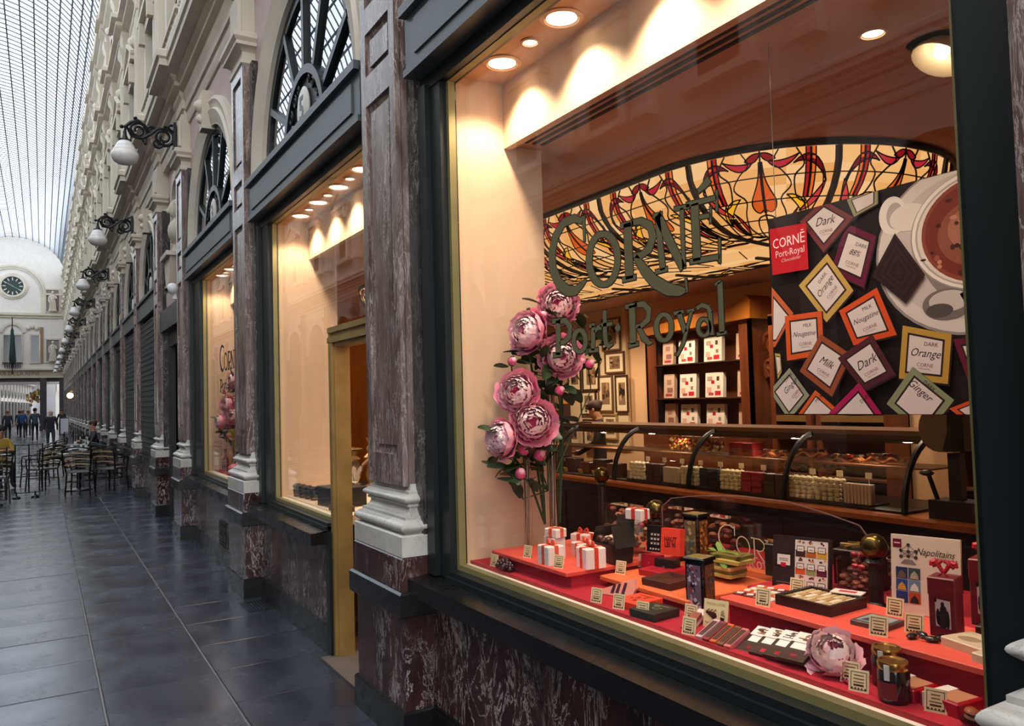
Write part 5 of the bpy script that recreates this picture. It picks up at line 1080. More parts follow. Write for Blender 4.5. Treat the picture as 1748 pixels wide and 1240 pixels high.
# ================= DISPLAY STEPS =================
ZA, ZB, ZC, ZZ = .93, .905, .96, .866
cloth = thing('display_cloth', 'bright red cloth covering the floor of the big window display', 'cloth', (2.1,2.1,.80)); MB().box(-.42,-1.18,0,.75,1.17,.066).build('cloth', RED, cloth)
def step(lab, x0, y0, x1, y1, z, mat):
    t = thing('display_step', lab, 'display board', ((x0+x1)/2,(y0+y1)/2,.866), 0, 'red display steps'); w, h = (x1-x0)/2, (y1-y0)/2
    MB().bbox(-w,-h,z-.866-.016,w,h,z-.866,.003).build('board', mat, t); MB().box(-w+.03,-h+.012,0,w,h-.01,z-.866-.016).build('cloth_front', RED, t)
step('coral board step under the white gift boxes at the left of the display', 1.715, 2.545, 2.45, 3.13, ZA, CORAL)
step('low orange board step under the red and brown flat boxes', 1.86, 2.04, 2.42, 2.53, ZB, ORANGE)
step('long coral board step under the big open box, right of the display', 1.83, .92, 2.12, 1.86, ZC, CORAL)
step('deep red cloth step under the plant basket and standing case', 2.13, .92, 2.6, 2.03, ZA-.01, RED)
# ---- price cards ----
def card(lab, x, y, z, rz=16, w=.047, h=.052, tilt=.22, cat='price card'):
    t = thing('price_card', lab, cat, (x,y,z), math.radians(rz), 'cream price cards in the big window'); R = Matrix.Rotation(tilt,3,'Y'); m = MB('e6cea2')
    m.rbox((h/2*math.sin(tilt),0,h/2*math.cos(tilt)),(.0022,w,h),0,tilt); m.build('card', PRINT, t)
    p = MB('4a3418'); ax, az = (0,-1,0), tuple(R@V(0,0,1)); n = R@V(-1,0,0); o = tuple(n*.0016); b = .0016
    def rc(u0,v0,u1,v1,col='4a3418'): p.poly([(u0,v0),(u1,v0),(u1,v1),(u0,v1)], o, ax, az, col)
    W2 = w*.40; rc(-W2,h*.1,-W2+b,h*.9); rc(W2-b,h*.1,W2,h*.9); rc(-W2,h*.1,W2,h*.1+b); rc(-W2,h*.9-b,W2,h*.9)
    for k in range(4): q = random.uniform(.5,.78); rc(-W2*q,h*(.26+.15*k),W2*q,h*(.26+.15*k)+.0028 if k else h*.26+.0045,'7a5a2c' if k else '3a2814')
    for k in range(5): u = -W2*.8+W2*.4*k; rc(u-.002,h*.1,u+.002,h*.1+.005)
    p.build('printed_lines', PRINT, t, ang=0); m = MB('c0a870').rbox((h*.55*math.sin(tilt)+.012,0,h*.28),(.0018,w*.5,h*.6),0,-tilt*1.2).build('strut', PRINT, t)
for lab, x, y, z, rz in (('cream price card at the far left corner behind the dark berries',1.70,3.09,ZZ,10),('cream price card on the coral step, left of the white gift boxes',1.745,2.88,ZA,12),('cream price card leaning between the two white gift boxes',1.735,2.63,ZA,18),
    ('cream price card on the low orange step left of the dark red box',1.93,2.49,ZB,16),('cream price card standing just behind the dark red box',2.08,2.535,ZB,16),('cream price card farthest left on the red cloth, by the triangular bag',1.69,2.325,ZZ,18),
    ('cream price card in front of the pink triangular bag, middle of three',1.70,2.21,ZZ,18),('cream price card left of the flat orange box on red cloth',1.70,2.085,ZZ,18),('cream price card at the foot of the front patterned tin',1.80,1.965,ZZ,12),
    ('tan price card close to the glass, left of the big offer card',1.69,1.855,ZZ,14),('cream price card before the flat chocolate square sampler',1.845,1.70,ZC,14),('cream price card leaning on the standing sampler case',2.03,1.73,ZC,12),
    ('tan price card just right of the pink paper peony, rear one',1.735,1.325,ZZ,20),('tan price card right of the pink paper peony, front one',1.70,1.275,ZZ,20),('tan price card on red cloth below the ribboned red boxes',1.73,1.10,ZZ,20),
    ('cream price card behind two others before the napolitains board',2.05,1.41,ZC,14),('cream price card leaning on the thin picture boxes, front left',1.855,1.325,ZC,18),('cream price card at the foot of the red tower box with a bow',1.945,1.285,ZC,18)):
    card(lab, x, y, z, rz)
t = thing('offer_card', 'larger square cream offer card showing chocolates and a little jar', 'card', (1.80,1.855,ZZ), math.radians(18)); MB('e2cc9c').rbox((.010,0,.043),(.003,.082,.086),0,.2).build('card', PRINT, t)
p = MB(); ti = .2; ax, az, o = (0,-1,0), (math.sin(ti),0,math.cos(ti)), (-.0022,0,.0)
write(p,'SPECIAL OFFER',(0,.074),.0095,o,ax,az,'8a7a48'); write(p,'Sept Chocolats Best',(0,.017),.0085,o,ax,az,'3a2c18',shear=.2); write(p,'DELICES',(0,.008),.007,o,ax,az,'7a6a40')
p.poly([(-.006,.028),(.006,.036),(.002,.048),(-.030,.052),(-.034,.046)][::1],o,ax,az,'3a1c14')
for k in range(9): p.poly([(-.03+.0038*k+.0022*math.cos(q*PI/3),.050+.003*(k%3)+.003*math.sin(q*PI/3)) for q in range(6)],(-.0024,0,0),ax,az,['5a2a18','8a4a20','2a120c'][k%3])
p.poly([(.016,.026),(.030,.024),(.032,.044),(.018,.046)],o,ax,az,'241410'); p.poly([(.017,.038),(.030,.036),(.030,.042),(.018,.044)],(-.0024,0,0),ax,az,'c8b890'); p.poly([(.018,.047),(.030,.047),(.028,.060),(.020,.058)],o,ax,az,'9a8a60'); p.build('print', PRINT, t, ang=0)
# ---- boxes ----
def flat(lab, x, y, z, a, b, h, rz, col, motif=None, cat='box', base=None):
    t = thing('flat_box', lab, cat, (x,y,z), math.radians(rz)); MB(base or col).bbox(-a/2+.001,-b/2+.001,0,a/2-.001,b/2-.001,h*.4,.001).build('tray', SATIN, t); MB(col).bbox(-a/2,-b/2,h*.35,a/2,b/2,h,.0015).build('lid', SATIN, t)
    if motif:
        p = MB(motif)
        for k in range(9): u, v = random.uniform(-.25,.25)*a, random.uniform(-.2,.2)*b; p.poly([(u+.008*math.cos(q*PI/4),v+.005*math.sin(q*PI/4)) for q in range(8)],(0,0,h+.0004+.0001*k),(1,0,0),(0,1,0),motif)
        p.poly([(a*.28,-b*.3),(a*.34,-b*.3),(a*.34,b*.3),(a*.28,b*.3)],(0,0,h+.0004),(1,0,0),(0,1,0),motif); p.build('stamped_motif', PRINT, t, ang=0)
    return t
flat('dark red flat box lying behind the brown one on the orange step', 2.07,2.39,ZB,.16,.13,.024,8,'a01426','5a0a14'); flat('dark brown flat box lying on the orange step', 1.97,2.25,ZB,.15,.14,.026,6,'3a1c12','1a0c08')
flat('flat orange-red box on the red cloth left of the front tin', 1.785,2.205,ZZ,.13,.11,.026,6,'e0482a','8a2a1a'); flat('flat dark green box on the red cloth nearest the glass', 1.745,2.075,ZZ,.12,.115,.026,6,'20221c','6a6a50')
def ribbonbox(lab, x, y, z, a, b, h, rz, col, rib, top=1, flip=0, group='white gift boxes with red ribbon'):
    t = thing('gift_box', lab, 'gift box', (x,y,z), math.radians(rz), group); MB(col).bbox(-a/2,-b/2,0,a/2,b/2,h,.004).build('box_body', SATIN, t); e = .0012
    r = MB(rib); r.box(-a/2-e,-.009,0,a/2+e,.009,h+e).box(-.009,-b/2-e,0,.009,b/2+e,h+e)
    for k in range(5): r.ball((-a/2-e,random.uniform(-.008,.008),h*(.15+.16*k)),(.0015,.006,.004),6,4,random.choice(['d84a3a','f0d8c8']))
    r.build('ribbon', SATIN, t)
    if top:
        b_ = MB(rib)
        for q in (-1,1):
            P = [(0,q*(.004+.022*math.sin(i*PI/8)),h+.004+.018*math.sin(i*PI/4)*(1 if i < 4 else -.2)) for i in range(9)]; b_.tube(P,[.004]*9,5); b_.prism([(0,0),(.03,.012),(.034,.0),(.03,-.006)],(0,0,h+.003),(.4*q,q*.9,0),(.3,-.4*q,0),(0,0,.002))
        b_.build('bow', SATIN, t)
    return t
ribbonbox('white gift box with red patterned ribbon on the coral step, left one', 1.765,2.725,ZA,.075,.085,.075,0,'e8dcd4','d8583c'); ribbonbox('white gift box with red patterned ribbon on the coral step, right one', 1.855,2.575,ZA,.09,.085,.078,-6,'e8dcd4','d0402c')
ribbonbox('small white gift box tilted on top behind the left gift box', 1.84,2.80,ZA+.09,.06,.075,.035,10,'e4d4c8','d8583c',0); ribbonbox('white gift box at the back of the coral step', 2.08,2.94,ZA,.08,.09,.06,20,'e0d0c4','d0402c'); ribbonbox('half hidden white gift box behind the two front ones', 1.95,2.74,ZA,.09,.11,.06,-10,'e4d8cc','d8583c')
MB('e0d4cc').bbox(-.03,-.038,0,.03,.038,.088,.003).build('gift_box', SATIN, None, (1.84,2.81,ZA)); tag(bpy.data.objects['gift_box.005'] if 'gift_box.005' in bpy.data.objects else SC.collection.objects[-1], 'plain white box standing under the small tilted gift box', 'gift box')
t = thing('open_box', 'open black card box of pralines, lid upright, right of the white gift boxes', 'box', (1.99,2.60,ZA), math.radians(-4)); MB('211f19').prism([(-.045,0),(.045,0),(.055,.075),(-.055,.075)],(0,-.06,0),(1,0,0),(0,0,1),(0,.12,0)).build('box_body', SATIN, t); MB('2c2a20').rbox((.055,0,.125),(.004,.12,.11),0,.12).build('lid', SATIN, t); MB('26241c').rbox((0,-.07,.11),(.10,.003,.09),.0,0,-.3).rbox((-.0,.075,.10),(.10,.003,.08),.0,0,.45).build('side_flap', SATIN, t)
m = MB().ball((0,0,0),.018,10,7,sc=(1,1,.8)).mesh('praline', pm('praline_chocolate','4a2416',.3)); m2 = MB().ball((0,0,0),.018,10,7,sc=(1,1,.8)).mesh('praline', pm('praline_cream','d8c0a8',.4))
for k in range(12): link('praline', m2 if k % 3 == 1 else m, t, (-.035+.035*(k%3),-.045+.03*(k//3),.083+.008*(k%2)))
t = ribbonbox('small white gift box perched high on the black card box', 2.05,2.52,ZA+.175,.055,.085,.04,12,'ded2ca','c83a30',0)
t = thing('cellophane_bag', 'tall clear bag of wrapped sweets behind the open black box', 'bag', (2.16,2.66,ZA)); MB().lathe([(.06,0),(.065,.1),(.06,.17),(.03,.2)],(0,0,0),10).build('film', CLEAR, t)
m = MB()
for k in range(34): a = k*2.4; r = .045*math.sqrt(random.random()); m.rbox((r*math.cos(a),r*math.sin(a),.02+.0045*k),(.022,.016,.012),random.random()*3,random.random(),col=random.choice(['7a4a2a','a8824a','5a2a1a','b03030','c8b080']))
m.build('sweets', SATIN, t)['kind'] = 'stuff'
for k, (x, y, lab) in enumerate(((2.20,2.80,'clear bag of brown pralines left of the dark brass knob'),(2.30,2.55,'clear bag of brown pralines right of the dark brass knob'),(2.38,2.40,'clear bag of brown pralines behind the rear patterned tin'))):
    t = thing('praline_bag', lab, 'bag', (x,y,ZA if y > 2.5 else ZB), 0, 'clear bags of pralines'); m = MB()
    for q in range(40): m.ball((random.uniform(-.04,.04),random.uniform(-.07,.07),random.uniform(.02,.17)),.017,6,4,sc=(1,1,.6),col=random.choice(['5a2a1c','7a3a2a','3a1a12','8a4a34','a86a4a']))
    m.build('pralines', SATIN, t)['kind'] = 'stuff'; MB().bbox(-.055,-.085,0,.055,.085,.19,.02).build('film', CLEAR, t)
def panelbox(lab, x, y, z, a, b, h, rz, col, tilt, mark, mc, name='standing_box'):
    t = thing(name, lab, 'box', (x,y,z), math.radians(rz)); MB(col).rbox((h/2*math.sin(tilt),0,h/2*math.cos(tilt)),(a,b,h),0,tilt).build('carton', SATIN, t)
    p = MB(mc); az = (math.sin(tilt),0,math.cos(tilt)); o = (-a/2/math.cos(tilt)-.0008,0,0)
    if mark == 'grid':
        for r in range(3):
            for c in range(3): p.poly([(-b*.25+c*b*.2,h*(.3+.17*r)),(-b*.25+c*b*.2+b*.12,h*(.3+.17*r)),(-b*.25+c*b*.2+b*.12,h*(.3+.17*r)+h*.1),(-b*.25+c*b*.2+b*.06,h*(.3+.17*r)+h*.05),(-b*.25+c*b*.2,h*(.3+.17*r)+h*.1)],o,(0,-1,0),az)
        for c in range(4): p.poly([(-b*.3+c*b*.17,h*.1),(-b*.3+c*b*.17+b*.1,h*.1),(-b*.3+c*b*.17+b*.1,h*.16),(-b*.3+c*b*.17,h*.16)],o,(0,-1,0),az)
    elif mark: write(p, mark, (0,h*.5), min(b,h)*.34, o, (0,-1,0), az, mc, sx=.8, bold=.02)
    p.build('print', PRINT, t, ang=0); return t
panelbox('upright black box with white heart marks, left of the red card box', 2.15,2.53,ZA+.03,.03,.075,.105,18,'15110f',.12,'grid','c8c0b8'); 
t = panelbox('upright orange-red box with dark block lettering', 2.15,2.435,ZA+.03,.04,.085,.105,18,'e0402c',.14,'','5a0c0c'); p = MB(); az = (math.sin(.14),0,math.cos(.14)); o = (-.0213,0,0); write(p,'HAUT',(0,.064),.026,o,(0,-1,0),az,'4a0c0c',bold=.03,sx=.8); write(p,'LES 90',(0,.043),.026,o,(0,-1,0),az,'4a0c0c',bold=.03,sx=.7); p.build('block_print', PRINT, t, ang=0)
panelbox('small crimson upright box under the black box', 2.10,2.50,ZB,.05,.075,.054,14,'a00f2a',.1,'o','d8504a'); panelbox('small black upright box with red dot, behind the flat boxes', 2.09,2.40,ZB,.05,.085,.054,14,'120d0d',.08,'o','c86a5a')
def tin(lab, x, y, z, h, rz, cols):
    t = thing('patterned_tin', lab, 'tin', (x,y,z), math.radians(rz)); w = .037; MB('0c0a0c').bbox(-w,-w,0,w,w,h,.006).build('tin_body', GLOSS, t); MB('0e0c0e').bbox(-w-.004,-w-.004,h,w+.004,w+.004,h+.012,.004).add([(-w,-w,h+.012),(w,-w,h+.012),(w,w,h+.012),(-w,w,h+.012),(0,0,h+.018)],[(0,1,4),(1,2,4),(2,3,4),(3,0,4)],'8a7a4a').build('lid', GLOSS, t)
    p = MB(); rr = random.Random(len(lab))
    for f, (o, ax) in enumerate((((-w-.0006,0,0),(0,-1,0)),((0,-w-.0006,0),(1,0,0)))):
        c = cols[f]; p.poly([(-w*.72,h*.05),(w*.72,h*.05),(w*.72,h*.93),(-w*.72,h*.93)],o,ax,(0,0,1),c[0]); n = V(*o)*.01
        for k in range(46):
            u, v = rr.uniform(-.62,.62)*w, rr.uniform(.08,.9)*h; a, b = rr.uniform(.08,.22)*w, rr.uniform(.015,.05)*h; th = rr.random()*3; O = tuple(V(*o)+V(*o).normalized()*.00004*(k+1)*(1 if f else 1))
            q = [(u+a*math.cos(i*PI/4)*math.cos(th)-b*math.sin(i*PI/4)*math.sin(th), v+a*math.cos(i*PI/4)*math.sin(th)+b*math.sin(i*PI/4)*math.cos(th)) for i in range(8)]
            q = [(max(-w*.72,min(w*.72,x_)),max(h*.05,min(h*.93,y_))) for x_, y_ in q]; p.poly(q, O, ax, (0,0,1), rr.choice(c[1:]))
    p.build('pictorial_panel', PRINT, t, ang=0)
    if 'rear' in lab: q = MB('3a5a5a').lathe([(.012,0),(.009,.05),(.006,.09),(.004,.1)],(-w-.0005,0,.02),8,sx=.1).ball((-w-.001,0,.135),(.001,.007,.009),8,6,col='b09a70').build('figure_print', PRINT, t)
tin('taller rear tin with arched figure panels in green and amber', 2.265,2.42,ZB,.20,10,(('6a5a3c','8a7a50','3a4a44','a89a6a','4a5a5a'),('7a4a24','c87a2a','5a2a18','d89a4a','3a2418'))); tin('front tin with swirling lilac panel and amber figure panel', 1.915,2.035,ZZ,.17,14,(('6a5a6a','a89aa8','3a2a3a','8a3a34','c8c0c8','20182a'),('6a4826','9a6a34','4a2c18','3a4a4a','8a5a2a')))
def polybag(lab, x, y, z):
    t = thing('triangular_bag', lab, 'bag', (x,y,z), math.radians(20)); MB('d88a7a').prism([(-.07,0),(.07,0),(.08,.035),(.065,.07),(-.07,.012)],(0,0,.002),(0,-1,0),(.45,0,.9),(.02,0,0)).build('wrapper', SATIN, t)
    p = MB('3a1420')
    for k, u in enumerate((-.02,.0,.025)): p.poly([(u,.008),(u+.014,.008),(u+.018,.04+.006*k),(u+.006,.04+.006*k)],(-.001,0,.002),(0,-1,0),(.45,0,.9))
    p.build('printed_bars', PRINT, t, ang=0)
polybag('pink printed triangular sweet bag lying on the red cloth', 1.80,2.36,ZZ)
b = thing('berry_cluster', 'shiny dark red berry cluster at the left end of the cloth', 'berries', (1.70,2.985,ZZ)); bm_ = MB().ball((0,0,0),.0105,8,6).mesh('berry', pm('dark_berry','3a0810',.2,coat=.15))
for k in range(30): a = k*2.4; r = .05*math.sqrt((k+.5)/30); link('berry', bm_, b, (r*math.cos(a)*.5,r*math.sin(a)*1.2,.012+.028*(1-(r/.05)**2)+.004*(k%3)))
MB('7a1420').prism([(-.02,0),(.02,.008),(.024,.02),(.004,.012)],(.05,.0,.03),(0,-1,0),(0,0,1),(.002,0,0)).prism([(0,0),(-.02,.02),(-.012,.028)],(.05,-.01,.03),(0,-1,0),(0,0,1),(.002,0,0)).build('ribbon_leaf', SATIN, b)
# brass ball finials on dark posts
for lab, x, y, z, r, hh in (('dark brass ball knob on a post behind the red card box',2.30,2.70,ZA,.043,.13),('dark brass ball knob on a post left of the napolitains board',2.19,1.565,ZA,.040,.15),('dark brass ball knob on a post behind the glass vase',2.40,3.22,.01,.04,1.16)):
    t = thing('ball_post', lab, 'post', (x,y,z)); MB('17100c').lathe([(.03,0),(.03,.01),(.022,.02),(.020,hh-.02),(.03,hh-.01),(.02,hh)],(0,0,0),12).build('post', SATIN, t); MB().ball((0,0,hh+r*.9),r,18,12).build('ball', pm('dark_brass','5a4a24',.22,.9), t)
# bamboo-wrapped plant basket, dark boxes, standing sampler
t = thing('wicker_gift_basket', 'yellow-green basket of wrapped sweets with green leaves behind the tins', 'basket', (2.20,2.18,ZB)); m = MB()
for k in range(7): m.rbox((random.uniform(-.02,.02),random.uniform(-.05,.05),.012+.013*k),(.09,.13,.012),random.uniform(-.2,.2),col=random.choice(['8a7a3a','b0a050','6a5a2a','c8b870']))
m.build('wicker', SATIN, t); lf_ = MB('6a8a3a').add([(0,-.008,0),(.05,-.012,.006),(.07,0,.002),(.05,.012,.006),(0,.008,0)],[(0,1,2,3,4)]).mesh('leaf', SATIN, 0)
for k in range(12): l_ = link('leaf', lf_, t, (random.uniform(-.05,.02),random.uniform(-.07,.07),random.uniform(.04,.10)), random.uniform(1,5)); l_.rotation_euler.y = random.uniform(-.7,.3)
for lab, x, y, z, a, b, h in (('black wrapped hamper box behind the etched sheet, left of the sampler case',2.34,2.02,ZA,.12,.13,.115),('black hamper box behind the sampler case',2.44,1.78,ZA,.14,.16,.12)):
    t = thing('hamper_box', lab, 'box', (x,y,z), .15); MB('15100e').bbox(-a/2,-b/2,0,a/2,b/2,h,.004).build('box_body', SATIN, t); m = MB()
    for k in range(16): m.rbox((random.uniform(-.4,.4)*a,random.uniform(-.4,.4)*b,h+.006),(.012,.06,.01),random.random()*3,random.uniform(-.3,.3),col=random.choice(['a8884a','8a6a34','c0a468']))
    m.build('straw', SATIN, t)['kind'] = 'stuff'
t = thing('sampler_case', 'upright dark sampler case with a grid of nine chocolate squares', 'box', (2.13,1.80,ZA+.005), math.radians(17)); ti = .15; MB('2a1a1a').rbox((.09*math.sin(ti)+.01,0,.09),(.026,.19,.18),0,ti).build('case_body', SATIN, t)
ax, az = (0,-1,0), (math.sin(ti),0,math.cos(ti)); o = lambda k: (-.0041-.0005*k,0,0); p = MB()
def rc(u0,v0,u1,v1,c,k): p.poly([(u0,v0),(u1,v0),(u1,v1),(u0,v1)],o(k),ax,az,c)
rc(-.018,.006,.09,.174,'d8d0c8',1)
cl = ['7a5a4a','c86a4a','b04a3a','c8501c','8a8c5a','5a1230','3a2018','b05a24','c8962a']
for r in range(3):
    for c in range(3):
        u, v = -.016+.035*c, .008+.056*r; rc(u,v,u+.033,v+.022,cl[3*r+c],2); rc(u+.004,v+.016,u+.029,v+.036,'1c1210',3); rc(u+.006,v+.018,u+.027,v+.034,'e0d8d0',4)
        for q in range(4): w_ = random.uniform(.004,.008); uu, vv = u+random.uniform(.006,.024), v+random.uniform(.040,.048); rc(uu,vv,uu+w_,vv+.006,random.choice(['5a3020','a85030','c89060','3a2018']),2+.2*q)
        rc(u+.010,v+.024,u+.023,v+.026,'7a6a62',5)
rc(-.082,.085,-.03,.125,'0e0a0a',1); rc(-.078,.088,-.034,.122,'d8d0c8',2); rc(-.066,.082,-.048,.096,'b01030',3); rc(-.072,.108,-.04,.110,'6a5a52',3); rc(-.070,.102,-.042,.104,'6a5a52',3); rc(-.08,.03,-.03,.034,'6a5a52',1); rc(-.078,.022,-.04,.025,'6a5a52',1); p.build('print', PRINT, t, ang=0)
t = thing('square_sampler', 'loose flat sampler of small wrapped chocolate squares on the coral step', 'chocolates', (1.965,1.795,ZC), math.radians(8)); 
for r in range(4):
    for c in range(4): MB(random.choice(['d8ccc4','c8542c','6a2a2a','c8b894','b0703a'])).bbox(-.017,-.017,0,.017,.017,.005,.001).rbox((0,0,.0056),(.02,.02,.0008),.4,col='e4dcd4').build('square', SATIN, t, (-.055+.037*r,-.055+.037*c,.001*(r%2)), random.uniform(-.15,.15))
t = thing('assorted_box', 'large open dark box of assorted wrapped squares, centre of the long step', 'box', (1.985,1.605,ZC), math.radians(2)); a, b = .17,.19; MB('1c120f').box(-a/2,-b/2,0,a/2,b/2,.006).box(-a/2,-b/2,.006,-a/2+.012,b/2,.03).box(a/2-.012,-b/2,.006,a/2,b/2,.03).box(-a/2+.012,-b/2,.006,a/2-.012,-b/2+.012,.03).box(-a/2+.012,b/2-.012,.006,a/2-.012,b/2,.03).build('tray', SATIN, t)
for r in range(3):
    for c in range(8): MB(['c8b48a','b89a6a','d8c8b0','a8845a'][(c+r)%4]).bbox(-.022,-.0085,0,.022,.0085,.018,.002).build('wrapped_chocolate', SATIN, t, (-.048+.048*r,-.073+.0208*c,.008))
MB('d8ccc4').rbox((.09,-.03,.032),(.05,.09,.003),.3).rbox((.09,-.03,.034),(.02,.05,.001),.3,col='b04050').build('leaflet', PRINT, t)
for lab, x, y, z, s_ in (('clear bag of pralines with red bow right of the big open box',2.29,1.70,ZA,.05),('upper clear praline bag behind the right brass knob',2.36,1.56,ZA,.055),('lower small clear praline bag left of the right brass knob',2.24,1.66,ZA,.04)):
    t = thing('ribboned_praline_bag', lab, 'bag', (x,y,z)); m = MB()
    for q in range(30): m.ball((random.uniform(-.8,.8)*s_,random.uniform(-.8,.8)*s_,random.uniform(.2,2.2)*s_),s_*.3,6,4,sc=(1,1,.6),col=random.choice(['5a241c','7a3a2e','3a1612','8a4a3a']))
    m.build('pralines', SATIN, t)['kind'] = 'stuff'; MB().bbox(-s_,-s_,0,s_,s_,s_*2.5,.01).build('film', CLEAR, t); MB('a01428').ball((0,.012,s_*2.6),(.008,.014,.008),8,5).ball((0,-.012,s_*2.6),(.008,.014,.008),8,5).build('bow', SATIN, t)
# chocolate bars along the glass
def bar(lab, x, y, z, rz, cols, h=.012, lift=0, w=.045, l=.10):
    t = thing('chocolate_bar', lab, 'chocolate bar', (x,y,z), math.radians(rz), 'chocolate bars in a fan along the glass'); R = -.32
    MB(cols[0]).rbox((0,0,.016+lift),(l,w,h),0,R).build('wrapper', SATIN, t); p = MB(); c, s_ = math.cos(R), math.sin(R); nx = (s_,0,c); ax = (c,0,-s_); O = V(0,0,.016+lift)+V(*nx)*(h/2+.0006)
    for (u0,u1,v0,v1,cc) in cols[1]: p.poly([(u0*l,v0*w),(u1*l,v0*w),(u1*l,v1*w),(u0*l,v1*w)],tuple(O),ax,(0,1,0),cc)
    p.build('label', PRINT, t, ang=0)
LB = [(-.45,-.2,-.48,.48,'3a2018'),(.12,.48,-.49,.49,'e4dcd4'),(-.12,.10,-.35,.35,'e8e0d8')]
pos = [(1.735,1.815,'c8a8b0','lilac edged'),(1.735,1.786,'8a2a3a','dark red edged'),(1.735,1.757,'c85a2c','orange edged'),(1.735,1.728,'7a4a2a','brown edged'),(1.735,1.70,'c86a6a','rose edged')]
for k, (x, y, cc, nm) in enumerate(pos): bar('%s slim chocolate bar in the fan close to the glass' % nm, x, y, ZZ, 8, (cc,[(-.4,.4,-.4,.4,'4a2a24')]), .016, .0, .022)
for k, (x, y, nm) in enumerate(((1.775,1.655,'rear left bar with berries picture on white'),(1.77,1.60,'second bar with golden picture and white label'),(1.765,1.545,'third bar with nut picture, largest label'),(1.76,1.49,'front right bar with white label, leaning on others'))):
    bar('brown wrapped chocolate %s' % nm, x, y, ZZ, 10, ('2c1c16',LB+[(.2+.04*q,.24+.04*q,random.uniform(-.4,.1),random.uniform(.1,.4),random.choice(['6a3020','a87038','3a2010'])) for q in range(6)]+[(-.42,-.3,-.1,.12,'c82a34')]), .010, .008*k, .075, .13)
for k, (x, y, cc, nm) in enumerate(((1.80,1.93,'d8ccc4','pale slim bar under the front tin price card'),(1.76,1.915,'8a4a3a','reddish slim bar near the front tin price card'))): bar(nm, x, y, ZZ, 20, (cc,[(-.4,.1,-.4,.4,'b04a3a')]), .012, 0, .03, .09)
# jars
for lab, x, y in (('gold-lidded dark preserve jar, rear one beside the paper peony',1.80,1.265),('gold-lidded dark preserve jar, front one with red label',1.722,1.195)):
    t = thing('preserve_jar', lab, 'jar', (x,y,ZZ), .2, 'gold-lidded preserve jars'); r = .036
    MB('1a0a0a').lathe([(.0,0),(r*.9,0),(r,.006),(r,.066),(r*.9,.076),(r*.82,.078)],(0,0,0),24).build('jar_glass', GLOSS, t); MB().lathe([(r*.94,.076),(r*.97,.078),(r*.97,.090),(r*.92,.094),(r*.78,.0945),(r*.74,.092),(0,.092)],(0,0,0),28).build('lid', BRASS, t)
    m = MB('7a1c22'); seg = [(r+.0006)*1 for _ in range(1)]
    for i in range(12): a0, a1 = PI*.72+i*.12, PI*.72+(i+1)*.12; m.add([((r+.0006)*math.cos(a),(r+.0006)*math.sin(a),z) for a, z in ((a0,.012),(a1,.012),(a1,.05),(a0,.05))],[(0,1,2,3)])
    m.build('label', PRINT, t); MB('d8d0c8').box(-r-.0015,-.006,.055,-r+.002,.006,.09).build('seal_strip', PRINT, t)
# ribboned red boxes, cookie, napolitains board, tower boxes
for lab, x, y, rz in (('red and gold picture box with white band, left of the pair',1.785,1.20,-6),('red and gold picture box with white band, right of the pair',1.785,1.095,-6)):
    t = thing('banded_box', lab, 'box', (x,y,ZZ), math.radians(rz), 'red boxes with white bands'); MB('a81222').bbox(-.045,-.05,0,.04,.05,.032,.003).build('box_body', GLOSS, t); MB('b07a5a').box(-.038,-.042,.0322,.034,.042,.0328).build('picture', PRINT, t); MB('e4dcd4').box(-.0462,.012,0,.0412,.04,.0335).build('white_band', SATIN, t)
t = thing('biscuit_bowl', 'dark bowl of glossy biscuits in the front right corner', 'bowl', (1.73,.995,ZZ)); t.scale = (.75,.75,.8); MB('3a0e14').lathe([(.03,0),(.055,.012),(.06,.02),(.054,.018),(.03,.008),(0,.008)],(0,0,0),20).build('bowl', GLOSS, t); m_ = MB('8a4a2a').ball((0,0,0),(.028,.02,.012),10,6).mesh('biscuit', GLOSS)
for k in range(6): link('biscuit', m_, t, (.02*math.cos(k*2.1),.028*math.sin(k*2.1),.02+.005*k), k)
t = thing('napolitains_board', 'tall cream board with a drawn monument and photo grid', 'sign', (2.12,1.362,ZC), math.radians(15)); t.scale = (.93,.91,.93); ti = .09; MB('dccfbc').rbox((.117*math.sin(ti)+.006,0,.117),(.012,.20,.234),0,ti).build('board', PRINT, t)
ax, az = (0,-1,0), (math.sin(ti),0,math.cos(ti)); O = lambda k: (-.0004-.0004*k,0,0); p = MB()
def rc(u0,v0,u1,v1,c,k): p.poly([(u0,v0),(u1,v0),(u1,v1),(u0,v1)],O(k),ax,az,c)
rc(-.094,.196,-.068,.222,'6a0c28',1); rc(-.09,.208,-.072,.212,'e0c0c8',2)
write(p,'Napolitains',(.028,.188),.030,O(1),ax,az,'2a1a1a',-.02,shear=.4,sx=.8); write(p,'BELGIUM',(.058,.168),.018,O(1),ax,az,'4a3434',-.02,sx=.9)
nd = [(-.048,.206),(-.07,.188),(-.026,.188),(-.048,.186),(-.07,.17),(-.026,.17),(-.048,.172)]
for a in range(len(nd)):
    for b in range(a):
        (x0,y0),(x1,y1) = nd[a], nd[b]
        if math.hypot(x1-x0,y1-y0) < .034: dx, dy = x1-x0, y1-y0; q = math.hypot(dx,dy); nx, ny = -dy/q*.001, dx/q*.001; p.poly([(x0+nx,y0+ny),(x1+nx,y1+ny),(x1-nx,y1-ny),(x0-nx,y0-ny)],O(1),ax,az,'7a6a6a')
for x, y in nd: p.poly([(x+.0055*math.cos(q*PI/5),y+.0055*math.sin(q*PI/5)) for q in range(10)],O(2),ax,az,'3a3034')
p.poly([(-.072,.148),(-.024,.148),(-.036,.162),(-.06,.162)],O(1),ax,az,'8a7a7a')
ph = [('24345c','6a5a4a'),('3a4a4a','a8a48a'),('2a4a8a','c8963a'),('6a8aa0','d8d8d0'),('1c3a7a','3a3a4a'),('b04a24','2a1a1a')]
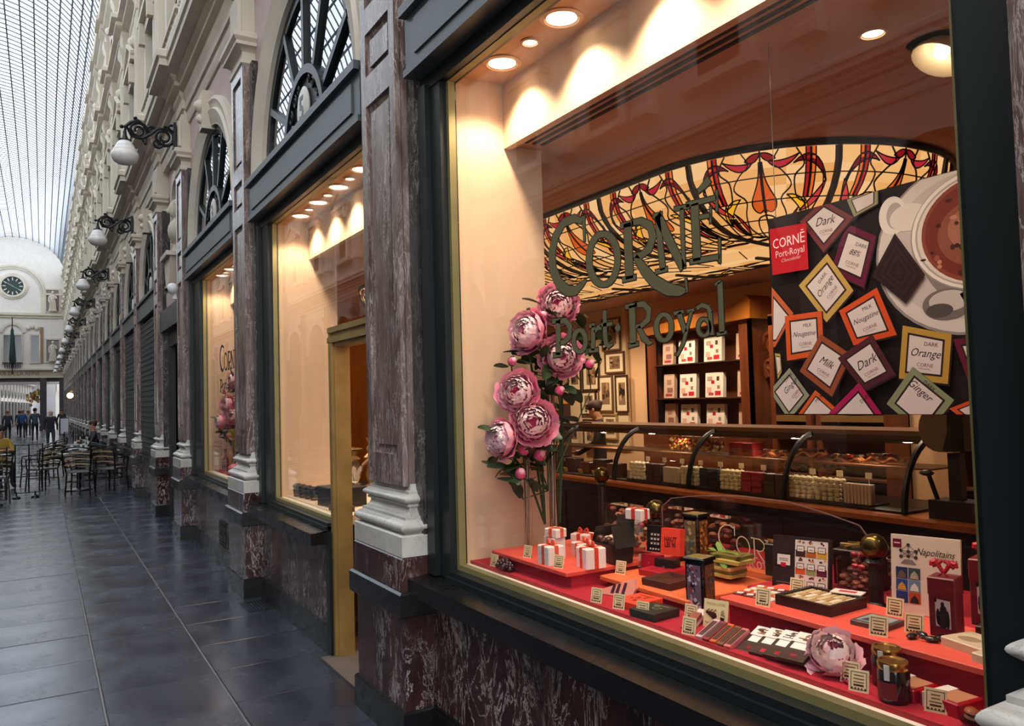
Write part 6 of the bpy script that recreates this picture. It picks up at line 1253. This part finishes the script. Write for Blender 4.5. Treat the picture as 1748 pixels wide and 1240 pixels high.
for r in range(3):
    for c in range(2):
        u, v = -.086+.037*c, .104-.036*r; k1, k2 = ph[2*r+c]; rc(u,v,u+.035,v+.034,k1,1); p.poly([(u+.004,v+.002),(u+.030,v+.002),(u+.028,v+.014),(u+.018,v+.026),(u+.008,v+.016)],O(2),ax,az,k2)
p.build('print', PRINT, t, ang=0)
for lab, x, y, s_, h in (('dark red tower box with scarlet bow and figure picture, front one',2.01,1.235,.032,.15),('dark red tower box with scarlet bow behind, cut by the window edge',2.19,1.225,.036,.175)):
    t = thing('tower_box', lab, 'gift box', (x,y,ZC), math.radians(14), 'dark red tower boxes with bows'); MB('5c0a18').bbox(-s_,-s_,0,s_,s_,h*.72,.003).build('box_body', SATIN, t); MB('640c1a').bbox(-s_-.0015,-s_-.0015,h*.70,s_+.0015,s_+.0015,h,.003).build('lid', SATIN, t); p = MB(); O2 = (-s_-.0008,0,0)
    p.poly([(-s_*.5,h*.18),(s_*.62,h*.15),(s_*.62,h*.62),(-s_*.5,h*.64)],O2,(0,-1,0),(0,0,1),'b8b0b4'); 
    for u, v, a, b in ((.05,.30,.42,.16),(.1,.46,.26,.08),(.05,.55,.14,.05),(-.3,.34,.16,.14),(.4,.3,.14,.16),(-.45,.62,.1,.04)): p.poly([(s_*u+s_*a*math.cos(q*PI/5),h*v+h*b*math.sin(q*PI/5)) for q in range(10)],(-s_-.0012,0,0),(0,-1,0),(0,0,1),'17121a')
    p.build('figure_print', PRINT, t, ang=0); b_ = MB('b81428')
    for q in (-1,1): b_.tube([(-.004,q*(.002+.026*math.sin(i*PI/8)),h+.008+.020*math.sin(i*PI/4)*(1 if i < 4 else .25)+.004*i) for i in range(9)],[.004,.006,.008,.008,.007,.007,.006,.005,.004],6).prism([(0,0),(.022*q,-.014),(.014*q,-.02)],(-.012,0,h+.010),(0,1,0),(-.3,0,1),(.002,0,0))
    b_.ball((-.004,0,h+.012),.006,8,5).build('bow', SATIN, t)
for k, (x, y, z, rz, lab) in enumerate(((1.955,1.13,ZC,-12,'cream relief box lying on the long step by the tower box, upper'),(1.99,1.07,ZC-.0,-12,'cream relief box beneath, cut by the window edge'),(1.895,1.02,ZC,-12,'cream relief box at the right end of the long step, lower front'))):
    t = thing('relief_box', lab, 'box', (x,y,z if k != 0 else z+.0), math.radians(rz), 'cream relief boxes on the long step'); MB('cbb79a').bbox(-.05,-.06 if k != 1 else -.04,0,.05,.06 if k != 1 else .04,.022,.003).build('box_body', SATIN, t); MB('9a866a').ball((-.01,.01,.022),(.02,.03,.002),10,4).ball((.02,-.03,.022),(.014,.014,.002),10,4).build('relief', SATIN, t)
t = thing('thin_picture_box', 'thin grey picture boxes stacked behind a price card on the long step', 'box', (1.945,1.39,ZC), math.radians(4)); MB('4a4440').bbox(-.05,-.05,0,.05,.05,.014,.002).build('box_body', SATIN, t); MB('8a8a8e').poly([(-.04,-.04),(.04,-.04),(.04,.04),(-.04,.04)],(0,0,.0146),(1,0,0),(0,1,0)).poly([(-.03,-.03),(.0,-.03),(.02,.02),(-.03,.03)],(0,0,.015),(1,0,0),(0,1,0),'3a3a40').build('picture', PRINT, t, ang=0)
for k, (dx, dy) in enumerate(((0,0),(.03,-.01),(.012,-.045),(.04,-.05))):
    t = thing('wrapped_candy', 'black foil candy on the long step before the red tower box, %s' % ['nearest the glass','behind the nearest','second from the left','rightmost'][k], 'candy', (1.905+dx,1.265+dy,ZC), k); MB('14100e').ball((0,0,.008),(.018,.011,.008),10,6).build('wrapper', GLOSS, t); MB('14100e').prism([(0,0),(.01,.006),(.01,-.006)],(.016,0,.008),(1,0,0),(0,1,0),(0,0,.002)).build('twist', GLOSS, t)
t = thing('glazed_gift', 'small red gift with dark base at the right end behind the relief boxes', 'gift box', (2.10,1.175,ZC), .2); MB('2a1014').bbox(-.02,-.03,0,.02,.03,.02,.002).build('base', SATIN, t); MB('b01c28').ball((0,-.006,.03),(.018,.026,.012),10,6).build('red_wrap', SATIN, t)
# ---- peonies ----
PET = pm('pink_petal', None, .6); LEAFM = pm('peony_leaf', '2c4424', .4, var=.4, vs=(30,30,30)); 
def petal(R, lat, w, flare, c0, c1, sd=0, up=0):   # one cupped petal: a patch of a ball running from its base up to latitude lat
    m = MB(); n, k = 7, 6; rd = random.Random(sd)
    for i in range(n+1):
        for j in range(k+1):
            t, u = i/n, j/k*2-1; la = -1.35+(lat+1.35)*t; ww = w*math.sin(PI*(.10+.62*t))**.7*(1+.06*math.sin(sd*5))
            r = R*(1+flare*t**3+.05*math.sin(u*6+sd)*t*t)+up*t*t; la2 = la-.12*u*u*t+.07*math.sin(u*9+sd*2)*t**2
            m.v.append((r*math.cos(la2)*math.sin(u*ww), -r*math.cos(la2)*math.cos(u*ww), r*math.sin(la2)))
    for i in range(n):
        for j in range(k):
            a = i*(k+1)+j; m.f.append((a,a+1,a+k+2,a+k+1)); e = i >= n-2 or j in (0,k-1)
            q = rd.random(); m.c.append('c43a6c' if i < 3 or (q < .10 and not e) else c1 if (e and q < .85) or q > .78 else c0)
    return m
def pset(cols):
    return [[petal(R,lat,w,fl,c0,c1,q*3+v).mesh('petal', PET, 80) for v in range(2)] for q, (R,lat,w,fl,(c0,c1)) in enumerate(zip((1,.92,.80,.67,.53,.40,.27),(.12,.40,.62,.80,.92,1.0,1.05),(.62,.58,.52,.46,.46,.5,.6),(.34,.26,.24,.26,.30,.34,.4),cols))]
PM = pset((('dc5a8a','f0a0b8'),('e06c96','f4b4c4'),('e680a4','f8ccd4'),('ec9ab4','fce0e2'),('ec9ab2','fce6e4'),('e486a6','fadcde'),('dc6c94','f6ccd4')))
PMW = pset((('d8889c','eab4be'),('e2a0ae','f0c8cc'),('e8b0b8','f4d8d6'),('ecc0c2','f6e0da'),('e6a8b0','f6dcd6'),('d87a94','f0c4c8'),('c85a84','eab0bc')))
def blossom(par, c, r, d, sd=0, meshes=None):   # d: direction the flower faces
    rd = random.Random(sd); q0 = Vector(d).to_track_quat('Z','Y')
    f = link('blossom', MB('b02858').ball((0,0,-.35),(.45,.45,.45),10,6).mesh('blossom', PET), par, c); f.rotation_mode = 'QUATERNION'; f.rotation_quaternion = q0; f.scale = (r,r,r*.85)
    ms = meshes or PM
    for ring, n in enumerate((7,8,8,8,7,6,4)):
        for k in range(n):
            a = 2*PI*(k+rd.random()*.45+ring*.4)/n; o = link('petal', ms[ring][rd.randrange(2)], f)
            o.matrix_local = Matrix.Rotation(a,4,'Z') @ Matrix.Translation((0,0,.05*ring)) @ Matrix.Rotation(rd.uniform(-.12,.12)*(3.2 if meshes else 1),4,'X') @ Matrix.Scale(rd.uniform(.93,1.07),4)
    return f
lfm = MB()
for i in range(6):
    t = i/5; w = .58*math.sin(PI*(.06+.86*t)); lfm.v += [(-w*.5,t,.06*math.sin(t*3)),(0,t,.06*math.sin(t*3)-.04),(w*.5,t,.06*math.sin(t*3))]
for i in range(5):
    for j in range(2): a = 3*i+j; lfm.f.append((a,a+1,a+4,a+3)); lfm.c.append('23361f')
leaf_me = lfm.mesh('leaf', LEAFM, 80)
bud_me = MB('d8507c').ball((0,0,0),(1,1,1.15),10,8).ball((.1,-.3,.5),.72,8,6,col='f0b0c0').mesh('bud', PET); sep = MB('2a4424').ball((0,0,-.5),(.9,.9,.7),8,5).mesh('sepal', LEAFM)
FL = [(2.076,3.08,2.032,.080,(-.8,-.9,.2)),(1.88,3.04,1.894,.082,(-.9,-.3,.2)),(2.045,3.02,1.783,.082,(-.5,-1,.05)),(1.807,3.02,1.627,.076,(-.8,-.7,.2)),(1.852,2.97,1.494,.084,(-.6,-1,.15)),(1.735,3.05,1.425,.072,(-1,-.2,.1))]
BU = [(1.949,1.965,.024),(1.788,1.761,.019),(2.209,1.748,.022),(2.035,1.627,.022),(1.835,1.369,.026),(1.915,1.34,.026),(1.814,1.266,.025)]
def spray(lab, dy, lite=False):
    t = thing('peony_spray', lab, 'flowers', (2.0,3.08+dy,.87)); O = V(2.0,3.08,.87); rd = random.Random(5); st = MB('2a4020')
    for k, (x, y, z, r, d) in enumerate(FL):
        p = V(x,y,z)-O; blossom(t, p, r, d, k); root = V(-.02 if x < 1.95 else .06, .02, .15); st.tube([root,(root+p)*.5+V(.05,.05,.03),p+V(.02,.04,-.02)],.006,5)
    for x, z, r in BU:
        p = V(x,3.03,z)-O; b = link('bud', bud_me, t, p); b.scale = (r,)*3; b.rotation_euler = (.4,rd.uniform(-.4,.4),0); link('sepal', sep, b); st.tube([p+V(0,.01,-.01),p+V(.04,.05,-.12),V(.01,.03,.3)],.004,4)
    st.build('stem', MATTE, t)
    LP = [(925,560),(985,570),(1000,600),(985,640),(955,650),(925,645),(890,628),(910,675),(930,700),(938,725),(942,750),(915,765),(895,790),(868,806),(858,818),(892,832),(908,805),(928,785),(965,545),(1010,625),(920,600),(960,680),(850,770)]
    for k in range(190):
        u, v_ = LP[k % len(LP)]; p = V(1.88+(u-893)*.0033, 3.07, 1.6-(v_-703)*.00265)+V(rd.gauss(0,.034),rd.uniform(-.03,.09),rd.gauss(0,.032))-O; p.x = max(p.x,-.27); p.z = max(p.z,.30)
        l_ = link('leaf', leaf_me, t, p); s_ = rd.uniform(.07,.115); l_.scale = (s_,)*3; l_.rotation_euler = (rd.uniform(-1.2,.8),rd.uniform(-.8,.8),rd.uniform(0,6.3))
    for nm, x, r in (('nearer','-.115',.020),('farther','.02',.028)):
        v = thing('glass_vase', 'tall clear vase of brown stems, %s under the peonies%s' % ('left one' if r < .025 else 'wider one', '' if not dy else ', narrow window'), 'vase', (2.0+float(x),3.09+dy,.87)); H = .50 if r < .025 else .72
        MB().lathe([(0,0),(r*1.2,0),(r*1.1,.01),(r*.95,.03),(r,H*.6),(r*1.25,H)],(0,0,0),18).build('glass', CLEAR, v); m = MB()
        for k in range(7): a = k*.9; m.tube([(r*.6*math.cos(a),r*.6*math.sin(a),.01),(r*.5*math.cos(a+1),r*.5*math.sin(a+1),H*.5),(r*.7*math.cos(a+.5),r*.7*math.sin(a+.5),H*1.03)],.0035,4,random.choice(['8a6a50','a8866a','6a4a34']))
        m.build('twigs', MATTE, v)
spray('tall spray of pink peonies and dark leaves beside the left wall of the big window', 0); spray('tall spray of pink peonies in the narrow window beyond the peach one', 6.45)
pp_ = thing('paper_peony', 'large pale pink paper peony lying on the red cloth by the jars', 'flower', (1.765,1.395,ZZ)); f = blossom(pp_, V(0,0,.048), .058, (-.5,-.3,.8), 9, PMW)
l_ = link('leaf', MB('a01848').prism([(0,-.02),(.06,-.012),(.08,0),(.06,.014),(0,.02)],(0,0,0),(1,0,0),(0,1,0),(0,0,.003)).mesh('leaf', PET), pp_, (-.02,-.06,.004), 4.2)
# ---- middle window: peach display ----
MB('e8d0b0').box(1.70,5.08,.80,2.6,6.56,.862).build('display_base', SATIN)['kind'] = 'structure'
for k, (x, y, lab) in enumerate(((1.76,6.42,'black lidded jar with gold foot, farthest of the row'),(1.77,6.30,'black lidded jar with gold foot, second of the row'),(1.78,6.18,'black lidded jar with gold foot, third of the row'),(1.79,6.06,'black lidded jar with gold foot, nearest of the row'))):
    t = thing('black_jar', lab+' in the peach window', 'jar', (x,y,.862), 0, 'black jars in the peach window'); MB('16120f').lathe([(.028,0),(.032,.01),(.036,.06),(.03,.075)],(0,0,0),14).build('jar_body', GLOSS, t); MB('0e0c0b').lathe([(.04,.075),(.04,.09),(.02,.105),(0,.107)],(0,0,0),14).build('lid', GLOSS, t); MB('9a7a34').lathe([(.033,.012),(.0335,.05),(.034,.05)],(0,0,0),14).build('gold_band', METAL, t)
t = thing('black_case', 'large black slate-sided box in the peach window by the door', 'box', (1.86,5.62,.862), .1); MB('1d1d1f').bbox(-.12,-.16,0,.12,.16,.13,.004).build('box_body', SATIN, t); MB('26262a').bbox(-.125,-.165,.12,.125,.165,.14,.004).build('lid', SATIN, t)
t = thing('crystal_crown', 'sparkling cut crystal bowl on the black case in the peach window', 'bowl', (1.95,5.72,1.003)); m = MB()
for k in range(12): a = k*PI/6; m.prism([(-.02,0),(.02,0),(.026,.09),(0,.14),(-.026,.09)],(.06*math.cos(a),.06*math.sin(a),.01),(-math.sin(a),math.cos(a),0),(.35*math.cos(a),.35*math.sin(a),.94),(.006*math.cos(a),.006*math.sin(a),0))
m.build('facet', glassm('crystal',(.95,.93,.9),.15), t, ang=0); MB('e8e0d8').lathe([(.05,0),(.06,.01),(.03,.02),(.03,.05)],(0,0,0),12).build('foot', GLOSS, t); MB('fff2dc').ball((0,0,.08),.03,8,6).build('ball', GLOSS, t)
t = thing('praline_box', 'low brown praline box on the sill of the peach window', 'box', (1.76,5.33,.862)); MB('4a2a22').bbox(-.06,-.1,0,.06,.1,.04,.003).build('box_body', SATIN, t); MB('c88a7a').bbox(-.04,-.06,.04,.04,.0,.055,.003).build('pink_packet', SATIN, t)
t = thing('white_price_strip', 'white label strip standing at the door end of the peach window', 'label', (1.70,5.10,.862)); MB('d8d0c4').box(-.004,-.012,0,.004,.012,.34).box(-.006,-.014,.13,.006,.014,.15,'2a2622').build('strip', PRINT, t)
# gilt figures on the counter inside the door
t = thing('door_counter', 'dark low counter carrying gilt figures inside the open doorway', 'counter', (2.65,7.1,0)); MB().box(-.4,-.6,0,.5,.5,.78).build('cabinet', DWOOD, t); MB('241510').box(-.43,-.63,.78,.53,.53,.82).build('counter_top', SATIN, t)
GLD = pm('gilt_figure','c8a878',.3,.5)
for lab, x, y, h in (('gilt standing figure with broad hat, left one inside the doorway',2.50,7.2,.36),('gilt striped figure with feathers, right one inside the doorway',2.58,6.95,.40)):
    t = thing('gilt_figure', lab, 'figurine', (x,y,.82), 0, 'gilt figures inside the doorway'); MB().lathe([(.07,0),(.07,.02),(.03,.04),(.05,h*.3),(.035,h*.5),(.07,h*.7),(.03,h*.8)],(0,0,0),12).ball((0,0,h*.88),.042,10,8).tube([(-.02,-.06,h*.7),(-.09,-.04,h*.55),(-.05,.03,h*.5)],.016,6).build('figure', GLD, t)
    if h < .38: MB().lathe([(.09,h*.96),(.085,h*.98),(.03,h),(0,h*1.02)],(0,0,0),14).build('hat', GLD, t)
    else:
        m = MB(); [m.prism([(-.012,0),(.012,0),(.02,.09),(0,.11),(-.02,.09)],(0,0,h*.9),(0,1,0),(.2*math.cos(k),.5*math.sin(k*1.2-2),.9),(.004,0,0)) for k in range(5)]; m.build('feathers', GLD, t)
    MB('1c1412').lathe([(.075,-.0),(.075,.004)],(0,0,0),12).build('stand', SATIN, t)
t = thing('red_ribbon_box', 'small bright red box with ribbon on the doorway counter', 'box', (2.42,6.6,.82)); MB('c01428').bbox(-.04,-.05,0,.04,.05,.05,.003).build('box_body', SATIN, t); MB('e8c8c0').box(-.041,-.008,0,.041,.008,.052).build('ribbon', SATIN, t)
# ---- narrow window: bottles and pink drapery ----
MB('e8d0b0').box(1.70,7.75,.80,2.6,9.84,.850).build('display_base', SATIN)['kind'] = 'structure'
t = thing('display_cloth', 'crimson cloth on the floor of the narrow peony window', 'cloth', (2.1,8.8,.85)); MB().box(-.38,-1,0,.4,1,.012).build('cloth', RED, t)
for k, (x, y, c, lab) in enumerate(((1.80,9.55,'7a3a34','brown glass bottle at the left of the narrow window'),(1.90,9.42,'d8c8b0','cream bottle with dark cap, middle of the narrow window'),(1.86,9.2,'2a1c18','black bottle beside the pink drapery in the narrow window'))):
    t = thing('bottle', lab, 'bottle', (x,y,.862), 0, 'bottles in the narrow window'); MB(c).lathe([(.035,0),(.038,.01),(.036,.12),(.014,.17),(.013,.22)],(0,0,0),14).build('bottle_body', GLOSS, t); MB('1a1412').lathe([(.016,.215),(.016,.245),(0,.247)],(0,0,0),10).build('cap', SATIN, t)
t = thing('pink_drapery', 'gathered pink fabric piled in the narrow window beside the bottles', 'fabric', (1.84,8.85,.862)); m = MB('e07a88')
for k in range(9): m.ball((random.uniform(-.06,.06),random.uniform(-.2,.2),.04+random.uniform(0,.06)),(.07,.09,.05),10,7)
m.build('folds', MATTE, t)
